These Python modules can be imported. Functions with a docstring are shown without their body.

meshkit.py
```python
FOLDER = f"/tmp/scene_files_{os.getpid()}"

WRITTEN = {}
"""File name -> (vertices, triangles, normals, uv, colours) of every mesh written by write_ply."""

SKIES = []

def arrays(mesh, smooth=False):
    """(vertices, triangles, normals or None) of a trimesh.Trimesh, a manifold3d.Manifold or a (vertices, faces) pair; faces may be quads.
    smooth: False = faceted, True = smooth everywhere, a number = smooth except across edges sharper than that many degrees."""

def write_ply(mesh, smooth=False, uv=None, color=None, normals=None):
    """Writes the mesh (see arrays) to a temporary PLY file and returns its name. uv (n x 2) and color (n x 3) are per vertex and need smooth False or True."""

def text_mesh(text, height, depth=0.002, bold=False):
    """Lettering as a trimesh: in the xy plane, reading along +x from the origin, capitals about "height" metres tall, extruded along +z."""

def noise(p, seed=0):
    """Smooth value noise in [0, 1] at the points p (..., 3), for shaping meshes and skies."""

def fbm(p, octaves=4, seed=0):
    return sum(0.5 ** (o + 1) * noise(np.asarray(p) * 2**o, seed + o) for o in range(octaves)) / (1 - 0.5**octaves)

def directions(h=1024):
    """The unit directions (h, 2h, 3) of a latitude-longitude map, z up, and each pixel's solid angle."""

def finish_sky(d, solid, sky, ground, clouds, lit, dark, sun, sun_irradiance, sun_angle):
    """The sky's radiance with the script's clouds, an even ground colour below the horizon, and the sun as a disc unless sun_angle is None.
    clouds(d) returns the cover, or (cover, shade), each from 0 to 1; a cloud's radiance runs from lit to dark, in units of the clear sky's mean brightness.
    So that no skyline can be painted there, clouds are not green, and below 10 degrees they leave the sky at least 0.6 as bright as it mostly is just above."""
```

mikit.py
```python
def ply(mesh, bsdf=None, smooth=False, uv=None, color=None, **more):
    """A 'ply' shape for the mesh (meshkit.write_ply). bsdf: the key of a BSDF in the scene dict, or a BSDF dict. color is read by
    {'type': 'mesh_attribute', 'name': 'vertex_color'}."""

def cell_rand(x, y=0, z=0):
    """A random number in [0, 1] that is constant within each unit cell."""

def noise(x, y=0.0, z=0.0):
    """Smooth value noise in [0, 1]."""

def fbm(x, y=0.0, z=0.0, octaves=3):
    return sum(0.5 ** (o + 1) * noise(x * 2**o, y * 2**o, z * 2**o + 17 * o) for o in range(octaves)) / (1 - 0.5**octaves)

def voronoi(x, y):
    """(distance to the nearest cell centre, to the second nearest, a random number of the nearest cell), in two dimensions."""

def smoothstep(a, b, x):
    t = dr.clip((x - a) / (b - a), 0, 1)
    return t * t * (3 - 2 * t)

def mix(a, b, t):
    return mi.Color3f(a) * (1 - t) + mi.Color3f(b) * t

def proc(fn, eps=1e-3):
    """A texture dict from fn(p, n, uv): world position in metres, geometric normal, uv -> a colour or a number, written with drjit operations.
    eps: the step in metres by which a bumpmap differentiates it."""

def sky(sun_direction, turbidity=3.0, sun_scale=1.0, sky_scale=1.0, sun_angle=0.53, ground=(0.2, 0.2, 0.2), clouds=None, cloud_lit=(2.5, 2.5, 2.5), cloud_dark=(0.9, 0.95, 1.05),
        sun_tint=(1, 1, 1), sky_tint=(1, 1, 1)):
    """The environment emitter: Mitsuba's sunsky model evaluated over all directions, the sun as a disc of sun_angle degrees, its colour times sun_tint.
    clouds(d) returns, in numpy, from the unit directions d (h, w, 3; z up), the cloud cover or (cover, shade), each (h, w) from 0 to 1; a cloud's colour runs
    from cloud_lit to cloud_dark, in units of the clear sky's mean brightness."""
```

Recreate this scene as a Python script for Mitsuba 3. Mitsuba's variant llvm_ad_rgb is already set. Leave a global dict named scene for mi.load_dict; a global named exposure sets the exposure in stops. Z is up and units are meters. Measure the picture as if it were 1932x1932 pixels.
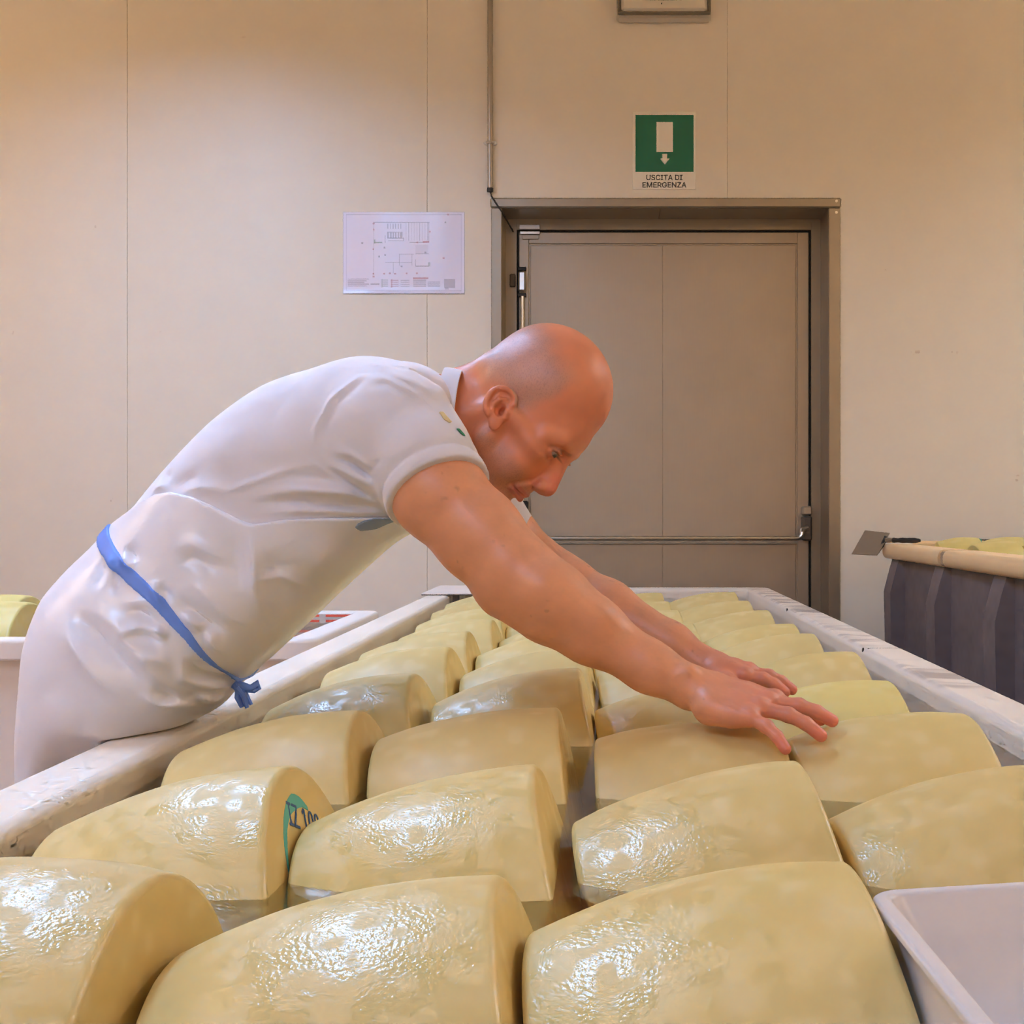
import math, random
import numpy as np, trimesh, mitsuba as mi, drjit as dr, mikit, meshkit
from mikit import noise, fbm, voronoi, smoothstep, mix, cell_rand
from scipy.interpolate import LinearNDInterpolator, interp1d
from scipy.ndimage import map_coordinates
from scipy.spatial import cKDTree
T = mi.ScalarTransform4f
scene, labels = {}, {}

# ---------------------------------------------------------------- camera, light, exposure
CAMZ, FOC, CX, CY = 1.12, 2700.0, 1143.0, 970.0          # camera height (m), focal length and principal point in a 1932 px frame
scene['camera'] = {'type': 'perspective', 'fov': math.degrees(2 * math.atan(966 / FOC)), 'fov_axis': 'x', 'near_clip': 0.05, 'far_clip': 60,
                   'principal_point_offset_x': (966 - CX) / 1932, 'principal_point_offset_y': (966 - CY) / 1932,
                   'to_world': T().look_at(origin=[0, 0, CAMZ], target=[0, 1, CAMZ], up=[0, 0, 1])}
exposure = 1.42
LAMP_L = (3.9, 7.1, 13.0)                                   # cool daylight tubes of the row on the man's side
LAMP_R = (5.4, 7.6, 10.2)                                   # whiter tubes of the other row
WARM = (84.0, 63.5, 46.0)                                    # added unseen lamps giving warm ambient light off the ceiling
LAMPS = [(-1.6, -0.9), (-0.6, -2.1), (-1.25, 2.45), (-1.75, 4.25), (3.4, 2.4), (3.4, 4.4)]  # second one is an added fill behind the camera
ADDED_UPLIGHTS = [(-3.6, -2.4), (3.4, -2.4), (-4.4, 2.6), (4.0, 2.6)]
LAMP_Z = 3.32

# ---------------------------------------------------------------- helpers
def W(u, v, Y):
    """the point at distance Y that was read off the photograph at (u, v)"""
    return np.array([(u - CX) * Y / FOC, Y, CAMZ - (v - CY) * Y / FOC])

def rgb(*c):
    return {'type': 'rgb', 'value': list(c)}

def s2l(r, g, b):
    c = np.array([r, g, b]) / 255.0
    return tuple(float(x) for x in np.where(c < 0.04045, c / 12.92, ((c + 0.055) / 1.055) ** 2.4))

def principled(col, rough=0.5, spec=0.5, metal=0.0, bump=None, bscale=0.0, coat=0.0, coat_gloss=0.9, eps=1e-3, sheen=0.0):
    d = {'type': 'principled', 'base_color': col if isinstance(col, dict) else rgb(*col), 'roughness': rough, 'specular': spec, 'metallic': metal}
    if coat:
        d['clearcoat'], d['clearcoat_gloss'] = coat, coat_gloss
    if sheen:
        d['sheen'] = sheen
    if bump is not None:
        d = {'type': 'bumpmap', 'arbitrary': mikit.proc(bump, eps=eps), 'scale': bscale, 'bsdf': d}
    return {'type': 'twosided', 'bsdf': d}

def numbered(name):
    k, n = name, 0
    while k in scene or any(x.startswith(k + '__') for x in scene):
        n += 1
        k = f'{name}_{n:03d}'
    return k

def put(key, mesh, mat, smooth=30, **kw):
    key = numbered(key)
    scene[key] = mikit.ply(mesh, mat, smooth=smooth, **kw)
    return key

def lab(key, label, category=None, group=None, kind=None):
    d = {'label': label}
    if category: d['category'] = category
    if group: d['group'] = group
    if kind: d['kind'] = kind
    labels[key] = d

def box(x0, x1, y0, y1, z0, z1, r=0.0):
    """a box with chamfered edges"""
    c = np.array([(x0 + x1) / 2, (y0 + y1) / 2, (z0 + z1) / 2]); h = np.array([x1 - x0, y1 - y0, z1 - z0]) / 2
    if r <= 0:
        m = trimesh.creation.box(extents=2 * h); m.apply_translation(c); return m
    r = min(r, h.min() * 0.98)
    p = []
    for s in np.ndindex(2, 2, 2):
        s = np.array(s) * 2 - 1
        for k in range(3):
            q = h - r; q = q.copy(); q[k] = h[k]
            p.append(s * q)
    m = trimesh.convex.convex_hull(np.array(p)); m.apply_translation(c)
    return m

def cat(*ms):
    return trimesh.util.concatenate([m for m in ms])

def rod(p, q, r, n=16):
    return trimesh.creation.cylinder(radius=r, segment=[p, q], sections=n)

def tube(pts, r, n=10):
    pts = np.asarray(pts, float)
    t = np.gradient(pts, axis=0); t /= np.linalg.norm(t, axis=1)[:, None]
    ref = np.array([0, 0, 1.0]) if abs(t[0][2]) < 0.9 else np.array([0, 1.0, 0])
    v = []
    a = np.cross(t[0], ref); a /= np.linalg.norm(a)
    for i in range(len(pts)):
        a = a - t[i] * (a @ t[i]); a /= np.linalg.norm(a)
        b = np.cross(t[i], a)
        ang = np.arange(n) * 2 * np.pi / n
        rr = r[i] if hasattr(r, '__len__') else r
        v.append(pts[i] + rr * (np.cos(ang)[:, None] * a + np.sin(ang)[:, None] * b))
    return loft(v)

def loft(rings, cap=True):
    """a mesh through closed rings of equal point count"""
    n, m = len(rings[0]), len(rings)
    v = np.vstack(rings)
    f = []
    for i in range(m - 1):
        a = i * n + np.arange(n); b = i * n + (np.arange(n) + 1) % n
        f += [np.stack([a, b, b + n], 1), np.stack([a, b + n, a + n], 1)]
    f = np.vstack(f)
    if cap:
        for i, flip in ((0, True), (m - 1, False)):
            c = len(v); v = np.vstack([v, np.mean(rings[i], axis=0)])
            a = i * n + np.arange(n); b = i * n + (np.arange(n) + 1) % n
            k = np.stack([a, b, np.full(n, c)], 1)
            f = np.vstack([f, k[:, ::-1] if flip else k])
    mesh = trimesh.Trimesh(v, f, process=False)
    return mesh

def rrect(x0, x1, y0, y1, z, r, n=8):
    """rounded rectangle, counter-clockwise"""
    p = []
    for cx, cy, a0 in ((x1 - r, y1 - r, 0), (x0 + r, y1 - r, 90), (x0 + r, y0 + r, 180), (x1 - r, y0 + r, 270)):
        for k in range(n + 1):
            a = math.radians(a0 + 90 * k / n)
            p.append((cx + r * math.cos(a), cy + r * math.sin(a), z))
    return np.array(p)

def basin(x0, x1, y0, y1, z_floor, z_bot, z_rim, flange, wall, rc, lip=0.012, drop=0.05):
    """an open tub with a flanged, rounded rim: outer wall up, round the rim, inner wall down, floor"""
    R = []
    def ring(off, z):
        R.append(rrect(x0 + off, x1 - off, y0 + off, y1 - off, z, max(rc - off, 0.012)))
    ow = max(flange - wall, 0.004)
    ring(ow, z_floor); ring(ow, z_rim - drop - 0.004); ring(ow - 0.003, z_rim - drop); ring(0.004, z_rim - drop); ring(0.0, z_rim - drop + 0.004)
    for a in np.linspace(0, 90, 5):
        ring(lip * (1 - math.cos(math.radians(a))), z_rim - lip + lip * math.sin(math.radians(a)))
    fl = flange
    for a in np.linspace(0, 90, 6):
        ring(fl - 1.4 * lip + 1.4 * lip * math.sin(math.radians(a)), z_rim - 1.4 * lip * (1 - math.cos(math.radians(a))))
    ring(fl + 0.008, z_bot + 0.06)
    for a in np.linspace(0, 90, 4):
        ring(fl + 0.01 + 0.05 * (1 - math.cos(math.radians(a))), z_bot + 0.05 - 0.05 * math.sin(math.radians(a)))
    return loft(R)

# ---------------------------------------------------------------- materials
def f_wall(p, n, uv):
    spots = smoothstep(0.93, 0.98, noise(p.x * 14, p.y * 14 + 3, p.z * 11)) * smoothstep(0.55, 0.75, noise(p.x * 90, 1.7, p.z * 90))
    c = mix((0.80, 0.715, 0.575), (0.82, 0.735, 0.595), noise(p.x * 2.1, p.y * 2.1, p.z * 1.3))
    return mix(c, (0.45, 0.30, 0.18), spots * 0.5)

def f_ceil(p, n, uv):
    return mix((0.80, 0.74, 0.60), (0.84, 0.78, 0.64), noise(p.x, p.y, p.z))

def f_floor(p, n, uv):
    return mix((0.30, 0.20, 0.14), (0.38, 0.26, 0.18), fbm(p.x * 3, p.y * 3, 0, 3))

def f_tub(p, n, uv):
    c = mix((0.765, 0.67, 0.54), (0.815, 0.72, 0.60), noise(p.x * 6, p.y * 6, p.z * 6))
    st = smoothstep(0.40, 0.75, 0.65 * noise(p.x * 6 + 3, p.y * 13 + p.x * 6, 2) + 0.35 * noise(p.x * 14, p.y * 40 + p.x * 18, 4)) * smoothstep(0.30, 0.52, noise(p.x * 3, p.y * 2.6, 5)) * smoothstep(0.56, 0.60, p.x) * smoothstep(0.812, 0.8190, p.z)
    return mix(c, (0.30, 0.25, 0.22), st * 0.8)

def b_tub(p, n, uv):                                       # drops and streaks of brine left on the plastic
    return smoothstep(0.62, 0.80, noise(p.x * 34, p.y * 95, p.z * 90)) + 0.4 * smoothstep(0.6, 0.85, noise(p.x * 90, p.y * 200, p.z * 160))

def cheese_fn(c0, c1, seed):
    def fn(p, n, uv):
        b = noise(p.x * 46 + seed, p.y * 46, p.z * 46)
        a = 0.65 * noise(p.x * 10 + seed, p.y * 10, p.z * 10) + 0.35 * b
        c = mix(c0, c1, smoothstep(0.25, 0.75, a))
        c = mix(c, (0.72, 0.61, 0.35), 0.2 * smoothstep(0.55, 0.85, b))
        return mix(c, (0.53, 0.36, 0.13), 0.14 * smoothstep(0.58, 0.85, noise(p.x * 17, p.y * 17 + seed, p.z * 17)))
    return fn

def b_cheese(p, n, uv):
    return noise(p.x * 430, p.y * 430, p.z * 430) + 0.45 * noise(p.x * 880, p.y * 880 + 5, p.z * 880)

def r_cheese(p, n, uv):                                    # wet film, broken by drier spots
    return 0.19 + 0.33 * smoothstep(0.38, 0.66, noise(p.x * 75, p.y * 75, p.z * 75))

def f_steel(p, n, uv):
    g = noise(p.x * 600, p.y * 600, p.z * 14)
    a = fbm(p.x * 4, p.y * 4, p.z * 4, 3)
    return mix((0.37, 0.305, 0.225), (0.43, 0.36, 0.275), 0.8 * a + 0.2 * g)

def f_steel_frame(p, n, uv):
    return mix((0.27, 0.225, 0.165), (0.35, 0.295, 0.22), fbm(p.x * 5, p.y * 5, p.z * 3, 3))

def f_grey(p, n, uv):
    a = 0.6 * noise(p.x * 11, p.y * 11, p.z * 11) + 0.4 * noise(p.x * 40, p.y * 40, p.z * 40)
    return mix((0.088, 0.076, 0.083), (0.140, 0.122, 0.130), a)

def f_cream(p, n, uv):
    a = fbm(p.x * 8, p.y * 8, p.z * 8, 3)
    return mix((0.84, 0.55, 0.26), (0.88, 0.62, 0.33), a)

M = {
    'mat_wall': principled(mikit.proc(f_wall), 0.42, 0.35),
    'mat_ceiling': principled(mikit.proc(f_ceil), 0.7, 0.2),
    'mat_floor': principled(mikit.proc(f_floor), 0.35, 0.5),
    'mat_joint': principled((0.45, 0.36, 0.25), 0.6, 0.2),
    'mat_tub': principled(mikit.proc(f_tub), 0.22, 0.55, bump=b_tub, bscale=0.0026, eps=6e-4),
    'mat_tub_plain': principled((0.78, 0.70, 0.62), 0.35, 0.5),
    'mat_steel': principled(mikit.proc(f_steel), 0.38, 0.5, metal=0.6),
    'mat_steel_frame': principled(mikit.proc(f_steel_frame), 0.36, 0.5, metal=0.75),
    'mat_steel_dark': principled((0.10, 0.085, 0.07), 0.5, 0.3, metal=0.4),
    'mat_chrome': principled((0.72, 0.68, 0.62), 0.2, 0.5, metal=1.0),
    'mat_black': principled((0.018, 0.016, 0.016), 0.5, 0.4),
    'mat_grey': principled(mikit.proc(f_grey), 0.5, 0.4),
    'mat_cream': principled(mikit.proc(f_cream), 0.32, 0.5),
    'mat_tan': principled((0.36, 0.24, 0.15), 0.5, 0.4),
    'mat_tray': principled((0.60, 0.555, 0.51), 0.25, 0.5),
    'mat_sign_white': principled((0.88, 0.81, 0.68), 0.4, 0.4),
    'mat_sign_green': principled((0.010, 0.125, 0.068), 0.4, 0.4),
    'mat_ink': principled((0.03, 0.025, 0.02), 0.5, 0.3),
    'mat_lamp_body': principled((0.72, 0.64, 0.50), 0.4, 0.4),
    'mat_blue_ink': principled((0.02, 0.07, 0.20), 0.5, 0.4),
    'mat_teal_ink': principled((0.06, 0.34, 0.30), 0.5, 0.4),
    'mat_red_ink': principled((0.66, 0.10, 0.06), 0.5, 0.4),
    'mat_water': {'type': 'dielectric', 'int_ior': 1.34, 'ext_ior': 1.0},
    'mat_light_case': principled((0.50, 0.44, 0.35), 0.45, 0.4),
    'mat_light_edge': principled((0.16, 0.13, 0.09), 0.45, 0.4),
    'mat_conduit': principled((0.33, 0.28, 0.23), 0.35, 0.5, metal=0.7),
}
TONES = [((0.595, 0.45, 0.168), (0.635, 0.49, 0.196)), ((0.61, 0.46, 0.163), (0.655, 0.505, 0.20)),
         ((0.57, 0.42, 0.15), (0.615, 0.465, 0.178)), ((0.66, 0.52, 0.162), (0.705, 0.57, 0.195))]
for i, (a, b) in enumerate(TONES):
    M[f'mat_cheese_{i}'] = principled(mikit.proc(cheese_fn(a, b, 7.3 * i)), mikit.proc(r_cheese), 0.5, bump=b_cheese, bscale=0.00036, eps=3e-4)
    M[f'mat_cheese_dry_{i}'] = principled(mikit.proc(cheese_fn(a, b, 7.3 * i + 3)), 0.42, 0.4, bump=b_cheese, bscale=0.00018, eps=4e-4)
scene.update(M)

# ---------------------------------------------------------------- the room
WY, CEIL = 6.20, 3.95                                      # back wall, ceiling height
XL, XR, YF = -5.2, 4.7, -4.0
put('floor', box(XL, XR, YF, WY + 0.5, -0.1, 0.0), 'mat_floor'); lab('floor', 'brownish floor of the cheese hall under the tubs', 'floor', kind='structure')
put('ceiling', box(XL, XR, YF, WY + 0.5, CEIL, CEIL + 0.1), 'mat_ceiling'); lab('ceiling', 'cream ceiling above the tubs', 'ceiling', kind='structure')
put('wall_left', box(XL - 0.1, XL, YF, WY + 0.5, 0, CEIL), 'mat_wall'); lab('wall_left', 'cream side wall beyond the left tub', 'wall', kind='structure')
put('wall_right', box(XR, XR + 0.1, YF, WY + 0.5, 0, CEIL), 'mat_wall'); lab('wall_right', 'cream side wall beyond the grey tub', 'wall', kind='structure')
put('wall_front', box(XL, XR, YF - 0.1, YF, 0, CEIL), 'mat_wall'); lab('wall_front', 'cream wall facing the door', 'wall', kind='structure')

DX0, DX1 = (927 - CX) * WY / FOC, (1585 - CX) * WY / FOC   # outer edge of the door casing
DZ1 = CAMZ + (CY - 374) * WY / FOC
OX0, OX1, OZ1 = (947 - CX) * WY / FOC, (1563 - CX) * WY / FOC, CAMZ + (CY - 393) * WY / FOC
HX0, HX1, HZ1 = OX0 - 0.015, OX1 + 0.015, OZ1 + 0.015      # hole in the wall
joints = [(240 - CX) * WY / FOC + k * 1.3 for k in range(-2, 6)]
edges = [XL] + joints + [XR]
PD = 0.12
for x0, x1 in zip(edges[:-1], edges[1:]):                  # insulated wall panels with open joints
    g = 0.0008
    pieces = []
    a, b = x0 + g, x1 - g
    if b <= HX0 or a >= HX1:
        pieces.append((a, b, 0, CEIL))
    else:
        if a < HX0: pieces.append((a, HX0, 0, CEIL))
        if b > HX1: pieces.append((HX1, b, 0, CEIL))
        pieces.append((max(a, HX0), min(b, HX1), HZ1, CEIL))
    mesh = trimesh.boolean.union([box(p[0], p[1], WY, WY + PD, p[2], p[3]) for p in pieces], engine='manifold') if len(pieces) > 1 else box(*pieces[0][:2], WY, WY + PD, *pieces[0][2:], r=0.002)
    put('wall_back__panel', mesh, 'mat_wall', smooth=False)
for xj in joints:
    if not (HX0 - 0.02 < xj < HX1 + 0.02): put('wall_back__joint_strip', box(xj - 0.004, xj + 0.004, WY + 0.003, WY + 0.006, 0, CEIL), 'mat_joint', smooth=False)
    else: put('wall_back__joint_strip', box(xj - 0.004, xj + 0.004, WY + 0.003, WY + 0.006, HZ1, CEIL), 'mat_joint', smooth=False)
bk = [box(XL, HX0 - 0.01, WY + PD, WY + 0.36, 0, CEIL), box(HX1 + 0.01, XR, WY + PD, WY + 0.36, 0, CEIL), box(HX0 - 0.01, HX1 + 0.01, WY + PD, WY + 0.36, HZ1 + 0.01, CEIL)]
put('wall_back__core', cat(*bk), 'mat_joint', smooth=False)
lab('wall_back', 'cream insulated panel wall behind the man with the steel door', 'wall', kind='structure')

# ---------------------------------------------------------------- steel door
DY = WY + 0.23                                              # plane of the leaf
def dx(u, y=None): return (u - CX) * (y or DY) / FOC
def dz(v, y=None): return CAMZ - (v - CY) * (y or DY) / FOC
cy0 = WY - 0.012
put('door_1__casing', box(DX0, OX0, cy0, WY + 0.01, 0, OZ1 - 0.001, 0.003), 'mat_steel_frame', smooth=False)
put('door_1__casing', box(OX1, DX1, cy0, WY + 0.01, 0, OZ1 - 0.001, 0.003), 'mat_steel_frame', smooth=False)
head = box(DX0 - 0.004, DX1 + 0.004, cy0 - 0.002, WY + 0.01, OZ1, DZ1, 0.006)
put('door_1__casing', head, 'mat_steel_frame', smooth=False)
put('door_1__rivet', rod([DX1 - 0.018, cy0 - 0.004, DZ1 - 0.015], [DX1 - 0.018, cy0, DZ1 - 0.015], 0.006), 'mat_chrome')
put('door_1__rivet', rod([DX1 - 0.018, cy0 - 0.003, OZ1 - 0.02], [DX1 - 0.018, cy0 + 0.002, OZ1 - 0.02], 0.006), 'mat_chrome')
put('door_1__reveal', box(HX0, OX0, WY + 0.01, DY + 0.06, 0, HZ1), 'mat_steel_frame', smooth=False)
put('door_1__reveal', box(OX1, HX1, WY + 0.01, DY + 0.06, 0, HZ1), 'mat_steel_frame', smooth=False)
half = (OX0 + OX1) / 2 - 0.02
put('door_1__reveal', box(OX0, half - 0.001, WY + 0.01, DY + 0.06, OZ1, HZ1), 'mat_steel_frame', smooth=False)
put('door_1__reveal', box(half + 0.001, OX1, WY + 0.01, DY + 0.06, OZ1, HZ1), 'mat_steel_frame', smooth=False)
LX0, LX1, LZ1 = dx(979), dx(1526), dz(438)                  # leaf
put('door_1__frame', box(OX0, LX0 - 0.010, DY - 0.004, DY + 0.055, 0, OZ1), 'mat_steel_frame', smooth=False)
put('door_1__frame', box(LX1 + 0.010, OX1, DY - 0.004, DY + 0.055, 0, OZ1), 'mat_steel_frame', smooth=False)
put('door_1__frame', box(LX0 - 0.0095, LX1 + 0.0095, DY - 0.004, DY + 0.055, LZ1 + 0.010, OZ1), 'mat_steel_frame', smooth=False)
put('door_1__gasket', box(OX0 + 0.002, OX1 - 0.002, DY + 0.03, DY + 0.06, 0, OZ1), 'mat_black', smooth=False)
IX0, IX1, IZ1, IZ0 = dx(998), dx(1504), dz(460), 0.16
lf = [box(LX0, IX0, DY, DY + 0.03, 0.012, LZ1, 0.003), box(IX1, LX1, DY, DY + 0.03, 0.012, LZ1, 0.003), box(IX0 - 0.002, IX1 + 0.002, DY, DY + 0.03, IZ1, LZ1, 0.003), box(IX0 - 0.002, IX1 + 0.002, DY, DY + 0.03, 0.012, IZ0, 0.003)]
for m in lf: put('door_1__leaf_border', m, 'mat_steel', smooth=False)
sx = dx(1250)
put('door_1__leaf_sheet', box(IX0 + 0.006, sx - 0.0005, DY + 0.003, DY + 0.03, IZ0 + 0.004, IZ1 - 0.007, 0.002), 'mat_steel', smooth=False)
put('door_1__leaf_sheet', box(sx + 0.0005, IX1 - 0.006, DY + 0.003, DY + 0.03, IZ0 + 0.004, IZ1 - 0.007, 0.002), 'mat_steel', smooth=False)
put('door_1__leaf_core', box(IX0, IX1, DY + 0.009, DY + 0.029, IZ0, IZ1), 'mat_steel', smooth=False)
put('door_1__leaf_core', box(sx - 0.004, sx + 0.004, DY + 0.0045, DY + 0.0095, IZ0, IZ1 - 0.008), 'mat_steel', smooth=False)
# hinge cover at the top corner, lock rod with its boxes, push bar
def hb(u0, u1, v0, v1, d, mat, name, r=0.002): put('door_1__' + name, box(dx(u0), dx(u1), DY - d, DY + 0.002, dz(v1), dz(v0), r), mat, smooth=False)
hb(980, 1019, 425, 434, 0.016, 'mat_chrome', 'hinge'); hb(981, 1019, 437.5, 443, 0.016, 'mat_chrome', 'hinge'); hb(985, 1017, 443.5, 452, 0.008, 'mat_steel', 'hinge')
hb(977.5, 993, 505, 512, 0.02, 'mat_black', 'lock_cap'); hb(978, 993, 513, 552, 0.035, 'mat_chrome', 'lock_box', 0.008); hb(977.5, 993, 554, 561, 0.02, 'mat_black', 'lock_cap')
hb(962, 973, 518, 542, 0.022, 'mat_steel_dark', 'striker', 0.004)
put('door_1__rod', rod([dx(986), DY - 0.018, dz(560)], [dx(986), DY - 0.018, dz(950)], 0.0085), 'mat_chrome')
hb(978, 997, 945, 968, 0.05, 'mat_black', 'bracket', 0.006); hb(978, 997, 968, 1030, 0.055, 'mat_steel_dark', 'bracket', 0.008)
hb(1511, 1529, 955, 972, 0.055, 'mat_steel', 'bracket', 0.006); hb(1511, 1529, 973, 1020, 0.06, 'mat_steel_dark', 'bracket', 0.008)
by = DY - 0.085
arc = [[dx(1497) + 0.028 * math.sin(a), by, dz(1015.5) + 0.028 * (1 - math.cos(a))] for a in np.linspace(0, 1.45, 8)]
put('door_1__push_bar', tube([[dx(985), by, dz(1015.5)], [dx(1100), by, dz(1015.5)], [dx(1400), by, dz(1015.5)]] + arc + [[dx(1509), by + 0.01, dz(1000)], [dx(1520), by + 0.03, dz(995)]], 0.0105), 'mat_chrome')
put('door_1__push_bar_arm', rod([dx(985), by, dz(1015.5)], [dx(986), DY - 0.01, dz(1000)], 0.0095), 'mat_steel_dark')
hb(1000, 1503, 1024, 1027, 0.003, 'mat_steel', 'seam')
lab('door_1', 'stainless steel emergency door with push bar and deep steel frame', 'door', kind='structure')

# ---------------------------------------------------------------- things on the back wall
def wx(u): return (u - CX) * WY / FOC
def wz(v): return CAMZ - (v - CY) * WY / FOC
put('exit_sign__plate', box(wx(1193.5), wx(1312.5), WY - 0.004, WY, wz(358), wz(211), 0.0015), 'mat_sign_white', smooth=False)
put('exit_sign__green_field', box(wx(1199), wx(1308.5), WY - 0.0052, WY - 0.003, wz(324.5), wz(217.5)), 'mat_sign_green', smooth=False)
put('exit_sign__door_symbol', box(wx(1238.5), wx(1269.5), WY - 0.006, WY - 0.004, wz(287.5), wz(231)), 'mat_sign_white', smooth=False)
from shapely.geometry import Polygon
def wall_poly(pts, y, d=0.001):
    m = trimesh.creation.extrude_polygon(Polygon([(wx(u), wz(v)) for u, v in pts]), d, engine='earcut')
    v = m.vertices.copy(); m.vertices = np.stack([v[:, 0], y - v[:, 2], v[:, 1]], 1); m.invert(); return m
put('exit_sign__arrow', wall_poly([(1249.5, 291), (1258.5, 291), (1258.5, 299.5), (1263.5, 299.5), (1254, 311), (1245, 299.5), (1249.5, 299.5)], WY - 0.005), 'mat_sign_white', smooth=False)
def wall_text(t, u, v, h_px, w_px, y, mat, key):
    m = meshkit.text_mesh(t, h_px * WY / FOC, depth=0.0008, bold=True)
    lo, hi = m.bounds
    p = m.vertices.copy(); k = w_px * WY / FOC / (hi[0] - lo[0])
    m.vertices = np.stack([wx(u) + (p[:, 0] - lo[0]) * k, y - p[:, 2], wz(v) + p[:, 1]], 1)
    put(key, m, mat, smooth=False)
wall_text('USCITA DI', 1219.5, 340, 9.5, 68, WY - 0.004, 'mat_ink', 'exit_sign__lettering')
wall_text('EMERGENZA', 1212, 354, 9.5, 83, WY - 0.004, 'mat_ink', 'exit_sign__lettering')
lab('exit_sign', 'green and white emergency exit sign above the steel door', 'sign')

# emergency light, cut by the top of the picture
EX0, EX1 = wx(1163), wx(1341)
put('emergency_light__body', box(EX0, EX1, WY - 0.035, WY, wz(45), wz(45) + 0.30, 0.012), 'mat_light_case', smooth=False)
put('emergency_light__frame', cat(box(EX0 + 0.008, EX1 - 0.008, WY - 0.062, WY - 0.034, wz(34), wz(34) + 0.0085, 0.003), box(EX0 + 0.004, EX0 + 0.0115, WY - 0.062, WY - 0.034, wz(34), wz(34) + 0.27, 0.003), box(EX1 - 0.0115, EX1 - 0.004, WY - 0.062, WY - 0.034, wz(34), wz(34) + 0.27, 0.003)), 'mat_light_edge', smooth=False)
put('emergency_light__diffuser', box(EX0 + 0.02, EX1 - 0.02, WY - 0.066, WY - 0.03, wz(33) + 0.006, wz(33) + 0.26, 0.012), 'mat_lamp_body', smooth=False)
gx = np.linspace(EX0 + 0.03, EX1 - 0.03, 9)
put('emergency_light__trim', tube([[x, WY - 0.067, wz(9) + 0.005 * ((x - (EX0 + EX1) / 2) / 0.18) ** 2] for x in gx], 0.0045, 8), 'mat_light_edge')
put('emergency_light__indicator', rod([wx(1247), WY - 0.069, wz(17)], [wx(1247), WY - 0.06, wz(17)], 0.003), 'mat_black')
lab('emergency_light', 'cream emergency light fitting high on the wall above the exit sign', 'light')

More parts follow.
